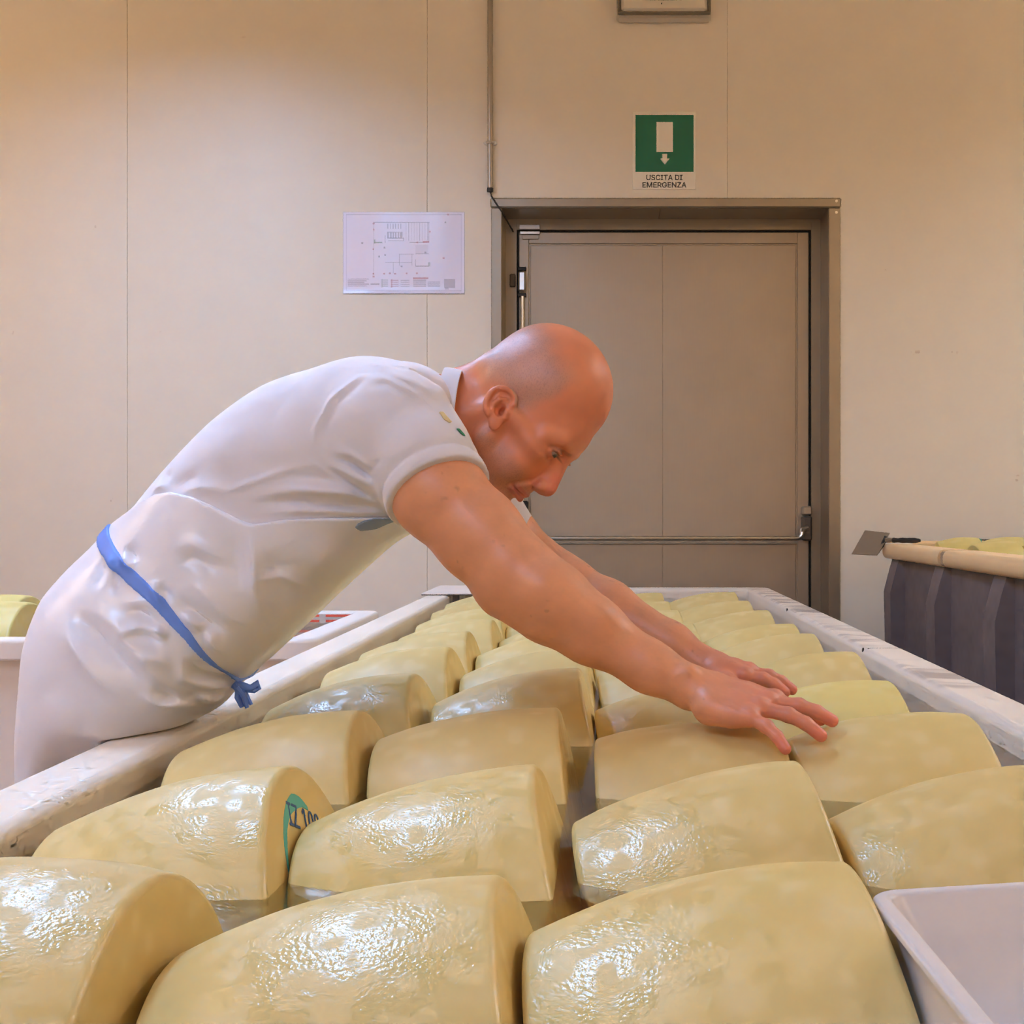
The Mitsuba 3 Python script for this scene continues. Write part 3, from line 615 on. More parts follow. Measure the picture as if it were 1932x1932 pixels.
# ================================================================ the man
# ---- solids as sampled distance fields, turned into smooth closed meshes
from scipy.interpolate import PchipInterpolator
class Field:
    def __init__(self, lo, hi, h):
        self.lo, self.h = np.array(lo, float), h
        self.n = np.ceil((np.array(hi) - self.lo) / h).astype(int) + 1
        self.f = np.full(self.n, 9.0, np.float32)
        self.ax = [(self.lo[k] + h * np.arange(self.n[k])).astype(np.float32) for k in range(3)]
    def part(self, lo, hi):
        s = []
        for k in range(3):
            a = int(np.clip(math.floor((lo[k] - self.lo[k]) / self.h), 0, self.n[k])); b = int(np.clip(math.ceil((hi[k] - self.lo[k]) / self.h) + 1, 0, self.n[k]))
            s.append(slice(a, b))
        return tuple(s), self.ax[0][s[0]][:, None, None], self.ax[1][s[1]][None, :, None], self.ax[2][s[2]][None, None, :]
    def blend(self, s, d, k, cut=False):
        f = self.f[s]
        if cut: f, d = -f, d
        if k <= 0:
            r = np.minimum(f, d)
        else:
            h = np.clip(0.5 + 0.5 * (d - f) / k, 0, 1)
            r = d * (1 - h) + f * h - k * h * (1 - h)
        self.f[s] = -r if cut else r
    def cap(self, a, b, ra, rb, k=0.0, cut=False, squash=None):
        a, b = np.array(a, float), np.array(b, float)
        m = max(ra, rb) + k + 4 * self.h
        s, x, y, z = self.part(np.minimum(a, b) - m, np.maximum(a, b) + m)
        d = b - a; L = max(float(d @ d), 1e-12)
        t = np.clip(((x - a[0]) * d[0] + (y - a[1]) * d[1] + (z - a[2]) * d[2]) / L, 0, 1)
        dx_, dy_, dz_ = x - a[0] - t * d[0], y - a[1] - t * d[1], z - a[2] - t * d[2]
        self.blend(s, np.sqrt(dx_ * dx_ + dy_ * dy_ + dz_ * dz_) - (ra + (rb - ra) * t), k, cut)
    def chain(self, pts, k=0.01):
        for (a, ra), (b, rb) in zip(pts[:-1], pts[1:]): self.cap(a, b, ra, rb, k)
    def ell(self, c, r, k=0.0, cut=False, R=None):
        c, r = np.array(c, float), np.array(r, float)
        m = (r.max() if R is not None else r) + k + 4 * self.h
        s, x, y, z = self.part(c - m, c + m)
        x, y, z = x - c[0], y - c[1], z - c[2]
        if R is not None:
            x, y, z = (R[i][0] * x + R[i][1] * y + R[i][2] * z for i in range(3))
        k0 = np.sqrt((x / r[0]) ** 2 + (y / r[1]) ** 2 + (z / r[2]) ** 2)
        k1 = np.sqrt((x / r[0] ** 2) ** 2 + (y / r[1] ** 2) ** 2 + (z / r[2] ** 2) ** 2) + 1e-9
        self.blend(s, k0 * (k0 - 1) / k1, k, cut)
    def mesh(self):
        f, h = self.f, self.h
        for k in range(3):
            for e in (0, -1):
                q = [slice(None)] * 3; q[k] = e; f[tuple(q)] = np.maximum(f[tuple(q)], 0.4 * h)
        neg = f < 0
        n = np.array(f.shape) - 1
        cnt = np.zeros(n, np.int8)
        for o in np.ndindex(2, 2, 2): cnt += neg[o[0]:o[0] + n[0], o[1]:o[1] + n[1], o[2]:o[2] + n[2]]
        act = (cnt > 0) & (cnt < 8)
        idx = np.full(n, -1, np.int64); cells = np.argwhere(act); idx[act] = np.arange(len(cells))
        corner = {o: f[cells[:, 0] + o[0], cells[:, 1] + o[1], cells[:, 2] + o[2]] for o in np.ndindex(2, 2, 2)}
        acc, num = np.zeros((len(cells), 3)), np.zeros(len(cells))
        for o in np.ndindex(2, 2, 2):
            for k in range(3):
                if o[k]: continue
                q = list(o); q[k] = 1
                a, b = corner[o], corner[tuple(q)]
                m = (a < 0) != (b < 0)
                t = a[m] / (a[m] - b[m])
                p = np.tile(np.array(o, float), (m.sum(), 1)); p[:, k] = t
                acc[m] += p; num[m] += 1
        v = self.lo + h * (cells + acc / num[:, None])
        F = []
        for k in range(3):
            o = [slice(None)] * 3; o2 = [slice(None)] * 3
            o[k] = slice(0, -1); o2[k] = slice(1, None)
            A, B = neg[tuple(o)], neg[tuple(o2)]
            i1, i2 = (k + 1) % 3, (k + 2) % 3
            for flip in (False, True):
                e = np.argwhere((A & ~B) if not flip else (~A & B))
                e = e[(e[:, i1] > 0) & (e[:, i2] > 0) & (e[:, i1] < n[i1]) & (e[:, i2] < n[i2])]
                if not len(e): continue
                def at(d1, d2):
                    c = e.copy(); c[:, i1] += d1; c[:, i2] += d2
                    return idx[c[:, 0], c[:, 1], c[:, 2]]
                q = [at(-1, -1), at(0, -1), at(0, 0), at(-1, 0)]
                if flip: q = q[::-1]
                F += [np.stack([q[0], q[1], q[2]], 1), np.stack([q[0], q[2], q[3]], 1)]
        return trimesh.Trimesh(v, np.vstack(F), process=False)

def relax(m, n=6, lam=0.5, mu=0.52):
    """Taubin smoothing"""
    v = m.vertices.copy(); e = m.edges_unique; deg = np.bincount(e.ravel(), minlength=len(v))[:, None].clip(1)
    from scipy.sparse import coo_matrix
    Amat = coo_matrix((np.ones(2 * len(e)), (np.r_[e[:, 0], e[:, 1]], np.r_[e[:, 1], e[:, 0]])), shape=(len(v),) * 2).tocsr()
    for _ in range(n):
        v = v + lam * (Amat @ v / deg - v); v = v - mu * (Amat @ v / deg - v)
    return trimesh.Trimesh(v, m.faces, process=False)

def clean(m):
    """largest connected piece"""
    from scipy.sparse import coo_matrix
    from scipy.sparse.csgraph import connected_components
    e = m.edges_unique
    nc, l = connected_components(coo_matrix((np.ones(len(e)), (e[:, 0], e[:, 1])), shape=(len(m.vertices),) * 2), directed=False)
    if nc == 1: return m
    big = np.bincount(l).argmax(); keep = l == big
    ren = np.cumsum(keep) - 1
    f = m.faces[keep[m.faces[:, 0]]]
    return trimesh.Trimesh(m.vertices[keep], ren[f], process=False)

# ---- head and neck, in the head's own frame (forward, left, up), metres
HC = W(970, 802, 2.05)
ps = math.radians(15)
F0, U0, Yv = np.array([0.64, 0, -0.77]), np.array([0.77, 0, 0.64]), np.array([0, 1.0, 0])
Fv = F0 * math.cos(ps) - Yv * math.sin(ps); Lv = Yv * math.cos(ps) + F0 * math.sin(ps)
HB = np.stack([Fv, Lv, U0])                                # rows: axes of the head in the world
def head_to_world(p): return HC + np.asarray(p) @ HB
def world_to_head(p): return (np.asarray(p) - HC) @ HB.T
mm = 0.001
def V(*a): return np.array(a) * mm
hf = Field(V(-150, -95, -125), V(128, 95, 172), 1.35 * mm)
hf.ell(V(-10, 0, 75), V(95, 75, 88))
hf.ell(V(-32, 0, 34), V(70, 68, 66), 20 * mm)
hf.ell(V(32, 0, 12), V(58, 60, 66), 22 * mm)               # face block
hf.ell(V(52, 0, -38), V(36, 38, 44), 16 * mm)
hf.ell(V(62, 0, 53), V(29.5, 46, 25), 14 * mm)                                   # frontal bone
for s in (-1, 1):
    hf.cap(V(6, 52 * s, -40), V(62, 20 * s, -84), 13 * mm, 13 * mm, 20 * mm)    # jaw
    hf.cap(V(2, 56 * s, -5), V(8, 52 * s, -42), 12 * mm, 12 * mm, 18 * mm)
    hf.ell(V(52, 38 * s, -30), V(26, 20, 34), 18 * mm)                           # cheek
    hf.ell(V(60, 43 * s, 3), V(18, 15, 14), 14 * mm)                             # cheekbone
    hf.cap(V(52, 52 * s, 4), V(8, 66 * s, 8), 9 * mm, 8 * mm, 14 * mm)
    hf.cap(V(83.5, 8 * s, 34), V(75, 37 * s, 37), 8 * mm, 7 * mm, 17 * mm)        # brow
    hf.cap(V(74, 37 * s, 36), V(60, 51 * s, 26), 7 * mm, 7 * mm, 16 * mm)
hf.cap(V(70, -9, -87), V(70, 9, -87), 13 * mm, 13 * mm, 14 * mm)                 # chin
hf.ell(V(76, 0, -42), V(15, 24, 22), 12 * mm)                                    # muzzle
for s in (-1, 1):                                                                # eye sockets
    hf.ell(V(92, 31 * s, 19), V(16, 19, 13), 9 * mm, cut=True)
    hf.ell(V(95, 18 * s, 13), V(9, 7, 12), 8 * mm, cut=True)
hf.cap(V(88, 0, 26), V(106.5, 0, -14), 7 * mm, 7.8 * mm, 8 * mm)                # nose
hf.cap(V(84, 0, 12), V(98, 0, -20), 11 * mm, 13 * mm, 8 * mm)
hf.ell(V(106, 0, -21.5), V(9.8, 10.5, 10), 6 * mm)
for s in (-1, 1):
    hf.ell(V(97, 12 * s, -26), V(11, 7.5, 8.5), 4 * mm)
    hf.cap(V(90, 19 * s, -27), V(76, 29 * s, -50), 3 * mm, 2.5 * mm, 7 * mm, cut=True)   # fold beside the mouth
    hf.cap(V(93, 19.5 * s, -19), V(87, 18.5 * s, -32), 2.3 * mm, 2.3 * mm, 4 * mm, cut=True)
    hf.ell(V(97, 7.0 * s, -34.5), V(7.5, 4.2, 4.4), 2 * mm, cut=True)                # nostril
hf.cap(V(93, 0, -34), V(102, 0, -31), 3.5 * mm, 4 * mm, 4 * mm)
for s in (-1, 1):                                                                # lips
    hf.cap(V(91, 3 * s, -49.5), V(76, 25 * s, -55), 4.6 * mm, 2.6 * mm, 4 * mm)
    hf.cap(V(89, 2 * s, -60), V(75, 23 * s, -57), 5.4 * mm, 3 * mm, 4 * mm)
    hf.cap(V(97, 0, -54.8), V(77, 27 * s, -55.5), 1.5 * mm, 1.3 * mm, 2.5 * mm, cut=True)
    hf.ell(V(76, 30 * s, -56), V(5, 4, 5), 5 * mm, cut=True)
hf.cap(V(88, -10, -70), V(88, 10, -70), 3 * mm, 3 * mm, 8 * mm, cut=True)
hf.cap(V(97, 0, -40), V(95, 0, -46), 1.6 * mm, 2 * mm, 3 * mm, cut=True)
EYE = [V(74, 31 * s, 19.5) for s in (-1, 1)]
for s, e in zip((-1, 1), EYE):                                                   # lids round an opening
    hf.ell(e, V(14.2, 14.6, 14.2), 3 * mm)
    hf.cap(e + V(12.9, -11, 5.2), e + V(12.4, 11, 5.2), 1.7 * mm, 1.7 * mm, 3 * mm)
    hf.ell(e + V(13, 0.5 * s, -2.0), V(10, 13.5, 3.3), 1.2 * mm, cut=True)
    hf.cap(e + V(12.6, -12, 9.6), e + V(12.0, 12, 9.0), 0.9 * mm, 0.9 * mm, 2 * mm, cut=True)
    hf.cap(e + V(11.0, -12, -9.5), e + V(11.0, 12, -9.5), 0.8 * mm, 0.8 * mm, 3 * mm, cut=True)
# neck
hf.chain([(V(-22, 0, -14), 58 * mm), (V(-58, 0, -45), 59 * mm), (V(-104, 0, -80), 50 * mm)], 16 * mm)
for s in (-1, 1):
    hf.cap(V(-18, 58 * s, -8), V(-58, 40 * s, -74), 11 * mm, 11 * mm, 16 * mm)
hf.cap(V(-78, -24, 22), V(-96, -20, -16), 21 * mm, 18 * mm, 18 * mm)
hf.cap(V(-78, 24, 22), V(-96, 20, -16), 21 * mm, 18 * mm, 18 * mm)
# ears: a tilted shell with a rolled rim, hollow, tragus and lobe
def ear(s):
    ea, eu = math.radians(27), None
    ax_u = np.array([-math.sin(ea), 0, math.cos(ea)]); ax_f = np.array([math.cos(ea), 0, math.sin(ea)])
    flare = 0.30
    nrm = np.array([0, s, 0.0]); back = -ax_f * 1.0
    fdir = ax_f * math.cos(flare) - nrm * math.sin(flare)     # the rear edge stands off the head
    ndir = nrm * math.cos(flare) + ax_f * math.sin(flare)
    c = V(-6, 73.5 * s, -1)
    def E(f, u, o=0): return c + (fdir * f * 1.14 + ax_u * u * 0.88 + ndir * o) * mm
    R = np.stack([fdir, ax_u, ndir])
    hf.ell(E(0, 4, 1), V(17, 27, 4.5), 4 * mm, R=R)
    hf.ell(E(3, -22, 1.5), V(9, 12, 4.5), 4 * mm, R=R)                          # lobe
    rim = [(13, 10), (14.5, 18), (11, 27), (3, 32), (-6, 31), (-13, 25), (-17, 15), (-17.5, 4), (-15, -6), (-9, -16)]
    rim = PchipInterpolator(np.arange(len(rim)), np.array(rim))(np.linspace(0, len(rim) - 1, 28))
    pr = [(E(f, u, 5.0 - 0.10 * abs(f)), 3.2 * mm) for f, u in rim]
    hf.chain(pr, 3.5 * mm)
    hf.ell(E(-1, 18, 8), V(9.5, 9, 5.5), 2 * mm, cut=True, R=R)
    hf.ell(E(-10, 12, 8), V(4.5, 13, 5.2), 2 * mm, cut=True, R=R)
    an = [(E(3, 17, 3.5), 2.6 * mm), (E(-4, 13, 4.5), 2.8 * mm), (E(-8, 4, 4.8), 2.8 * mm), (E(-7, -6, 4.5), 2.6 * mm), (E(-1, -13, 4.2), 2.8 * mm)]
    hf.chain(an, 2.5 * mm)
    hf.ell(E(2, -1, 7), V(7.5, 10.5, 8.5), 2 * mm, cut=True, R=R)               # concha
    hf.ell(E(5, -2, -1), V(4, 6, 9), 2 * mm, cut=True, R=R)
    hf.cap(E(11, -2, 4.5), E(12, -8, 3.0), 4.0 * mm, 3.5 * mm, 3 * mm)          # tragus
ear(-1); ear(1)
head_local = relax(clean(hf.mesh()), 3)
head = trimesh.Trimesh(head_to_world(head_local.vertices), head_local.faces, process=False)

# ---- arms and hands
def arm_field(lo, hi, h=2.0 * mm): return Field(lo, hi, h)
def P(u, v, Y): return W(u, v, Y)
near = arm_field([-0.36, 1.60, 0.76], [0.32, 2.06, 1.32])
near.chain([(P(700, 775, 1.96), .055), (P(775, 848, 1.885), .050), (P(828, 932, 1.865), .0585), (P(905, 1013, 1.85), .0545), (P(975, 1088, 1.835), .0505), (P(1040, 1138, 1.83), .0495), (P(1115, 1189, 1.825), .0405), (P(1225, 1258, 1.815), .0300), (P(1303, 1297, 1.805), .0275)], .02)
near.cap(P(955, 1110, 1.835), P(978, 1125, 1.83), .030, .024, .03)             # point of the elbow
near.cap(P(905, 985, 1.84), P(955, 1055, 1.82), .030, .026, .03)
near.cap(P(1025, 1108, 1.80), P(1120, 1165, 1.80), .030, .018, .025)           # brachioradialis
near.ell(P(1297, 1268, 1.79), V(12, 10, 10), .012)                              # ulna head
def hand(fd, mcp, tips, base, r0, r1, bends, heel, wrist, k=.011):
    for (b, rb), m, rr in zip(base, mcp, r0):
        fd.cap(b, m, rb, rr + .0022, k)
        fd.cap(wrist, b, .0215, rb, k)
    for i in range(len(mcp) - 1): fd.cap(mcp[i], mcp[i + 1], r0[i] * 0.95, r0[i + 1] * 0.95, .008)
    for i in range(len(base) - 1):
        a = base[i][0] * 0.45 + mcp[i] * 0.55; b = base[i + 1][0] * 0.45 + mcp[i + 1] * 0.55
        fd.cap(a, b, .0125, .0125, .010)
    for m, t, ra, rb, bend in zip(mcp, tips, r0, r1, bends):
        d = t - m
        j1, j2 = m + d * 0.45 + bend, m + d * 0.74 + bend * 0.85
        rm = ra * 0.5 + rb * 0.5
        q = Field(np.minimum(m, t) - 0.03, np.maximum(m, t) + 0.03, fd.h) if False else fd
        fd.cap(m, j1, ra, rm, .004); fd.cap(j1, j2, rm * 1.02, rm * 0.96, .003); fd.cap(j2, t, rm * 0.97, rb, .003)
        fd.ell(j1, np.full(3, rm * 1.06), .004)
        fd.ell(m + np.array([0, 0, .003]), np.full(3, ra * 1.10), .006)
    for c, r in heel: fd.ell(c, r, .014)
nm = [P(1414, 1353, 1.745), P(1432, 1336, 1.765), P(1449, 1325, 1.79), P(1462, 1321, 1.815)]
nt = [P(1482, 1413, 1.715), P(1549, 1388, 1.75), P(1570, 1360, 1.79), P(1548, 1358, 1.83)]
nb = [(P(1343, 1335, 1.775), .0165), (P(1343, 1317, 1.785), .0165), (P(1345, 1302, 1.80), .0165), (P(1350, 1294, 1.815), .0155)]
hand(near, nm, nt, nb, [.0088, .0098, .0102, .0098], [.0072, .0080, .0082, .0080],
     [np.array([0.001, 0, 0.006]), np.array([0.002, 0, 0.007]), np.array([0.002, 0, 0.006]), np.array([0, 0, 0.003])],
     [(P(1341, 1336, 1.768), V(21, 17, 19)), (P(1385, 1350, 1.758), V(22, 13, 13))], P(1303, 1297, 1.805))
for c in ([(P(1352, 1300, 1.83), .016), (P(1385, 1318, 1.855), .0125), (P(1420, 1330, 1.865), .0108), (P(1445, 1338, 1.868), .0088)],): near.chain(c, .008)
for m, b in zip(nm, nb): near.cap(m * 0.8 + b[0] * 0.2 + V(0, 0, 7.5), m * 0.3 + b[0] * 0.7 + V(0, 0, 12), .003, .003, .006)   # tendons

far = arm_field([-0.30, 1.94, 0.82], [0.32, 2.34, 1.26])
far.chain([(P(800, 830, 2.17), .066), (P(880, 945, 2.215), .058), (P(945, 1020, 2.215), .056), (P(1010, 1078, 2.21), .0495), (P(1060, 1108, 2.20), .0475), (P(1145, 1147, 2.17), .0400), (P(1265, 1214, 2.13), .0290), (P(1325, 1254, 2.11), .0265)], .02)
fm = [P(1404, 1275, 2.065), P(1412, 1268, 2.09), P(1411, 1268, 2.115), P(1404, 1270, 2.135)]
ft = [P(1480, 1306, 2.06), P(1494, 1301, 2.092), P(1481, 1298, 2.125), P(1460, 1294, 2.15)]
fb = [(P(1352, 1262, 2.085), .0165), (P(1354, 1256, 2.10), .0165), (P(1354, 1256, 2.115), .0165), (P(1350, 1260, 2.13), .0155)]
hand(far, fm, ft, fb, [.0100, .0102, .0098, .0088], [.0084, .0082, .0078, .0070],
     [np.array([0.001, 0, 0.006]), np.array([0.001, 0, 0.006]), np.array([0, 0, 0.005]), np.array([0, 0, 0.004])],
     [(P(1365, 1268, 2.075), V(20, 15, 15))], P(1325, 1254, 2.11))
far.chain([(P(1345, 1268, 2.075), .0155), (P(1375, 1288, 2.045), .0122), (P(1402, 1306, 2.03), .0106), (P(1422, 1318, 2.022), .0088)], .008)
near_m, far_m = relax(clean(near.mesh()), 3), relax(clean(far.mesh()), 3)
# trunk under the shirt, joining neck and arms into one body
core = Field([-0.62, 1.86, 0.88], [-0.12, 2.27, 1.36], 6 * mm)
core.chain([(P(420, 1000, 2.05), .09), (P(560, 880, 2.05), .10), (P(720, 810, 2.05), .085), (P(800, 785, 2.05), .058)], .04)
core.cap(P(720, 800, 1.97), P(720, 800, 2.13), .068, .068, .04)
core.cap(P(690, 795, 1.96), P(790, 840, 2.16), .05, .05, .03)
core_m = relax(clean(core.mesh()), 4)
import manifold3d
def solid(m): return manifold3d.Manifold(manifold3d.Mesh(vert_properties=np.asarray(m.vertices, np.float32), tri_verts=np.asarray(m.faces, np.uint32)))
parts = [head, near_m, far_m, core_m]
try:
    u_ = solid(parts[0])
    for q in parts[1:]: u_ = u_ + solid(q)
    if u_.is_empty(): raise ValueError('empty')
    mo = u_.to_mesh(); body = trimesh.Trimesh(mo.vert_properties[:, :3].astype(float), mo.tri_verts, process=False)
except Exception as e:
    print('union failed', e); body = trimesh.util.concatenate(parts)

def ss(a, b, x):
    t = np.clip((x - a) / (b - a), 0, 1); return t * t * (3 - 2 * t)
def skin_colours(v):
    n1 = meshkit.fbm(v * 38, 3)[:, None]; n2 = meshkit.noise(v * 420)[:, None]; n3 = meshkit.noise(v * 150 + 9)[:, None]
    c = np.array([0.61, 0.265, 0.135]) * (0.88 + 0.24 * n1) * (0.97 + 0.06 * n2)
    freck = ss(0.80, 0.93, n3) * ss(0.5, 0.7, meshkit.noise(v * 25 + 3)[:, None])
    c = c * (1 - 0.22 * freck)
    def tint(m, col, a):
        nonlocal c
        m = (m * a)[:, None]; c = c * (1 - m) + np.array(col) * (0.9 + 0.2 * n1) * m
    # hands: redder, wet
    x = v[:, 0]
    hands = ss(0.09, 0.20, x) * ss(1.13, 1.06, v[:, 2])
    tint(hands, (0.58, 0.205, 0.135), 0.75)
    tips = np.zeros(len(v))
    for t in nt + ft: tips = np.maximum(tips, ss(0.026, 0.008, np.linalg.norm(v - t, axis=1)))
    tint(tips, (0.66, 0.165, 0.10), 0.7)
    h = world_to_head(v) / mm
    f, l, u = h[:, 0], np.abs(h[:, 1]), h[:, 2]
    hd = ss(-120, -108, u) * ss(-150, -100, f) * (np.abs(h[:, 1]) < 110) * (f < 130) * (u < 175)
    tint(hd, (0.61, 0.205, 0.098), 0.9)
    edge = 14 * (meshkit.fbm(v * 30 + 5, 2) - 0.5) * 2
    ef, eu = (f + 6) * math.cos(math.radians(27)) + (u + 1) * math.sin(math.radians(27)), -(f + 6) * math.sin(math.radians(27)) + (u + 1) * math.cos(math.radians(27))
    onear = (l > 69) & ((ef / 21) ** 2 + ((eu - 1) / 31) ** 2 < 1)
    stub = hd * ss(2, 34, u + edge) * ss(126, 92, u + edge + 0.10 * f) * ss(44, 18, f + edge + np.where(u < 60, (60 - u) * 0.25, 0)) * (~onear)
    tint(stub, (0.41, 0.225, 0.165), 0.78)
    spk = meshkit.noise(v * 900)
    c *= (1 - 0.16 * stub * ss(0.5, 0.8, spk))[:, None]
    beard = hd * ss(-18, -40, u + edge * 0.6) * ss(-12, 4, f) * ss(6, -14, np.where(l < 26, u + 30, -20))
    tint(beard, (0.44, 0.22, 0.135), 0.55)
    c *= (1 - 0.14 * beard * ss(0.5, 0.8, spk))[:, None]
    nose = ss(17, 9, l) * ss(95, 101, f) * ss(12, 0, u) * ss(-40, -34, u)
    tint(nose, (0.62, 0.165, 0.10), 0.6)
    lips = ss(27, 22, l) * ss(-66, -63, u) * ss(-46.5, -49, u) * ss(72, 75, f)
    tint(lips, (0.48, 0.13, 0.085), 0.75)
    ub = u + 0.34 * (l - 14)
    brow = ss(9, 15, l) * ss(54, 42, l) * ss(27.5, 31, ub) * ss(38, 34, ub) * ss(56, 64, f) * (0.55 + 0.45 * meshkit.noise(v * 500))
    tint(brow, (0.20, 0.105, 0.06), 0.6)
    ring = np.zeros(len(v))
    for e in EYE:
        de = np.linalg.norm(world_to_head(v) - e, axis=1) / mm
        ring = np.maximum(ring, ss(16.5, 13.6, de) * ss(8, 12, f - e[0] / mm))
    tint(ring, (0.36, 0.125, 0.075), 0.6)  # shading round the eyes, painted into the skin
    lash = np.zeros(len(v))
    for e in EYE:
        hl_ = world_to_head(v) / mm; ey = e / mm
        q_ = np.sqrt(((hl_[:, 1] - ey[1]) / 13.5) ** 2 + ((hl_[:, 2] - ey[2] + 2.0) / 3.3) ** 2)
        lash = np.maximum(lash, ss(0.9, 1.0, q_) * ss(1.75, 1.3, q_) * ss(-3.2, -1.6, hl_[:, 2] - ey[2]) * ss(5, 8, hl_[:, 0] - ey[0]))
    tint(lash, (0.10, 0.045, 0.03), 0.75)
    tint(onear * 1.0, (0.62, 0.19, 0.09), 0.6)
    return np.clip(c, 0.01, 0.95)
def b_skin(p, n, uv): return noise(p.x * 700, p.y * 700, p.z * 700) + 1.5 * noise(p.x * 240, p.y * 240, p.z * 240)
scene['mat_skin'] = principled({'type': 'mesh_attribute', 'name': 'vertex_color'}, 0.40, 0.45, bump=b_skin, bscale=0.00011, eps=5e-4)
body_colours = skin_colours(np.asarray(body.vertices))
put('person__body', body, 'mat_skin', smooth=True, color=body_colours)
scene['mat_eye'] = principled({'type': 'mesh_attribute', 'name': 'vertex_color'}, 0.08, 0.6)
for e in EYE:
    b = trimesh.creation.icosphere(4, 12.6 * mm); g = np.array([0.93, -0.05, -0.33]); g /= np.linalg.norm(g)
    q = b.vertices / np.linalg.norm(b.vertices, axis=1)[:, None]; a = np.degrees(np.arccos(np.clip(q @ g, -1, 1)))
    col = np.where(a[:, None] < 11, (0.01, 0.01, 0.01), np.where(a[:, None] < 28, (0.05, 0.04, 0.03), (0.33, 0.25, 0.21)))  # white of the eye darkened, socket shade put into its colour
    b.vertices = b.vertices + q * (np.clip(1 - a / 27, 0, 1) ** 1.0 * 1.3 * mm)[:, None]
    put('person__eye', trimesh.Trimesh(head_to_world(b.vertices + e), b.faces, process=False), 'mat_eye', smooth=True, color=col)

# ---- clothes: one trunk profile, read as back line and front line, with a half width
ST = [((62, 2420), (230, 2420), .165), ((62, 1900), (222, 1900), .17), ((58, 1560), (212, 1560), .18), ((54, 1380), (222, 1420), .185), ((48, 1235), (322, 1368), .19),
      ((70, 1142), (425, 1318), .195), ((112, 1085), (456, 1284), .19), ((165, 1032), (526, 1222), .185), ((222, 966), (597, 1156), .18), ((300, 872), (684, 1074), .182), ((400, 774), (760, 1010), .188),
      ((500, 711), (826, 978), .192), ((600, 683), (872, 945), .190), ((690, 673), (884, 905), .170), ((760, 676), (884, 865), .140), ((806, 690), (880, 835), .105), ((836, 712), (876, 812), .075), ((852, 735), (872, 795), .05), ((862, 762), (868, 775), .012)]
YC = 2.05
bk_ = np.array([W(*s[0], YC - 0.09)[[0, 2]] for s in ST]); fr_ = np.array([W(*s[1], YC + 0.07)[[0, 2]] for s in ST]); hw_ = np.array([s[2] for s in ST])
tt = np.arange(len(ST)); td = np.linspace(0, len(ST) - 1, 260)
from scipy.interpolate import PchipInterpolator
bk_d, fr_d, hw_d = PchipInterpolator(tt, bk_)(td), PchipInterpolator(tt, fr_)(td), PchipInterpolator(tt, hw_)(td)
nn = np.linspace(-1.5, 1.5, 61)
mid, halfv = (bk_d + fr_d) / 2, (bk_d - fr_d) / 2
ptsx = mid[:, None, :] + nn[None, :, None] * halfv[:, None, :]
hl = np.linalg.norm(halfv, axis=1)
vals = np.stack([np.broadcast_to(np.abs(nn)[None], (260, 61)), np.broadcast_to(hw_d[:, None], (260, 61)), np.broadcast_to(hl[:, None], (260, 61)), np.broadcast_to(td[:, None], (260, 61))], -1).reshape(-1, 4)
LN = LinearNDInterpolator(ptsx.reshape(-1, 2), vals)
def trunk(fd, lo=None):
    """distance-like field of the trunk on the grid of fd"""
    X, Z = np.meshgrid(fd.ax[0], fd.ax[2], indexing='ij')
    step = 2
    q = LN(np.stack([X[::step, ::step], Z[::step, ::step]], -1))
    q = np.where(np.isnan(q), np.array([2.0, .15, .15, -1]), q)
    i, j = np.meshgrid(np.arange(X.shape[0]) / step, np.arange(X.shape[1]) / step, indexing='ij')
    n_, b_, a_, t_ = (map_coordinates(q[..., k], [i, j], order=1, mode='nearest') for k in range(4))
    y = (fd.ax[1] - YC)[None, :, None]
    e = 2.35
    r = (np.abs(n_)[:, None, :] ** e + np.abs(y / b_[:, None, :]) ** e) ** (1 / e)
    an, ay = np.abs(n_)[:, None, :], np.abs(y / b_[:, None, :])
    w = ay ** 2 / (an ** 2 + ay ** 2 + 1e-6)
    return ((r - 1) * (a_[:, None, :] * (1 - w) + b_[:, None, :] * w)).astype(np.float32), t_
def poly_sd(px, Y, X, Z):
    """signed distance in the x-z plane to the polygon px (negative inside)"""
    import shapely
    p = np.array([W(u, v, Y)[[0, 2]] for u, v in px])
    inside = shapely.contains_xy(shapely.Polygon(p), X, Z)
    d = np.full(X.shape, 9.0)
    for a, b in zip(p, np.roll(p, -1, 0)):
        e = b - a; t = np.clip(((X - a[0]) * e[0] + (Z - a[1]) * e[1]) / (e @ e), 0, 1)
        d = np.minimum(d, np.hypot(X - a[0] - t * e[0], Z - a[1] - t * e[1]))
    return np.where(inside, -d, d).astype(np.float32)
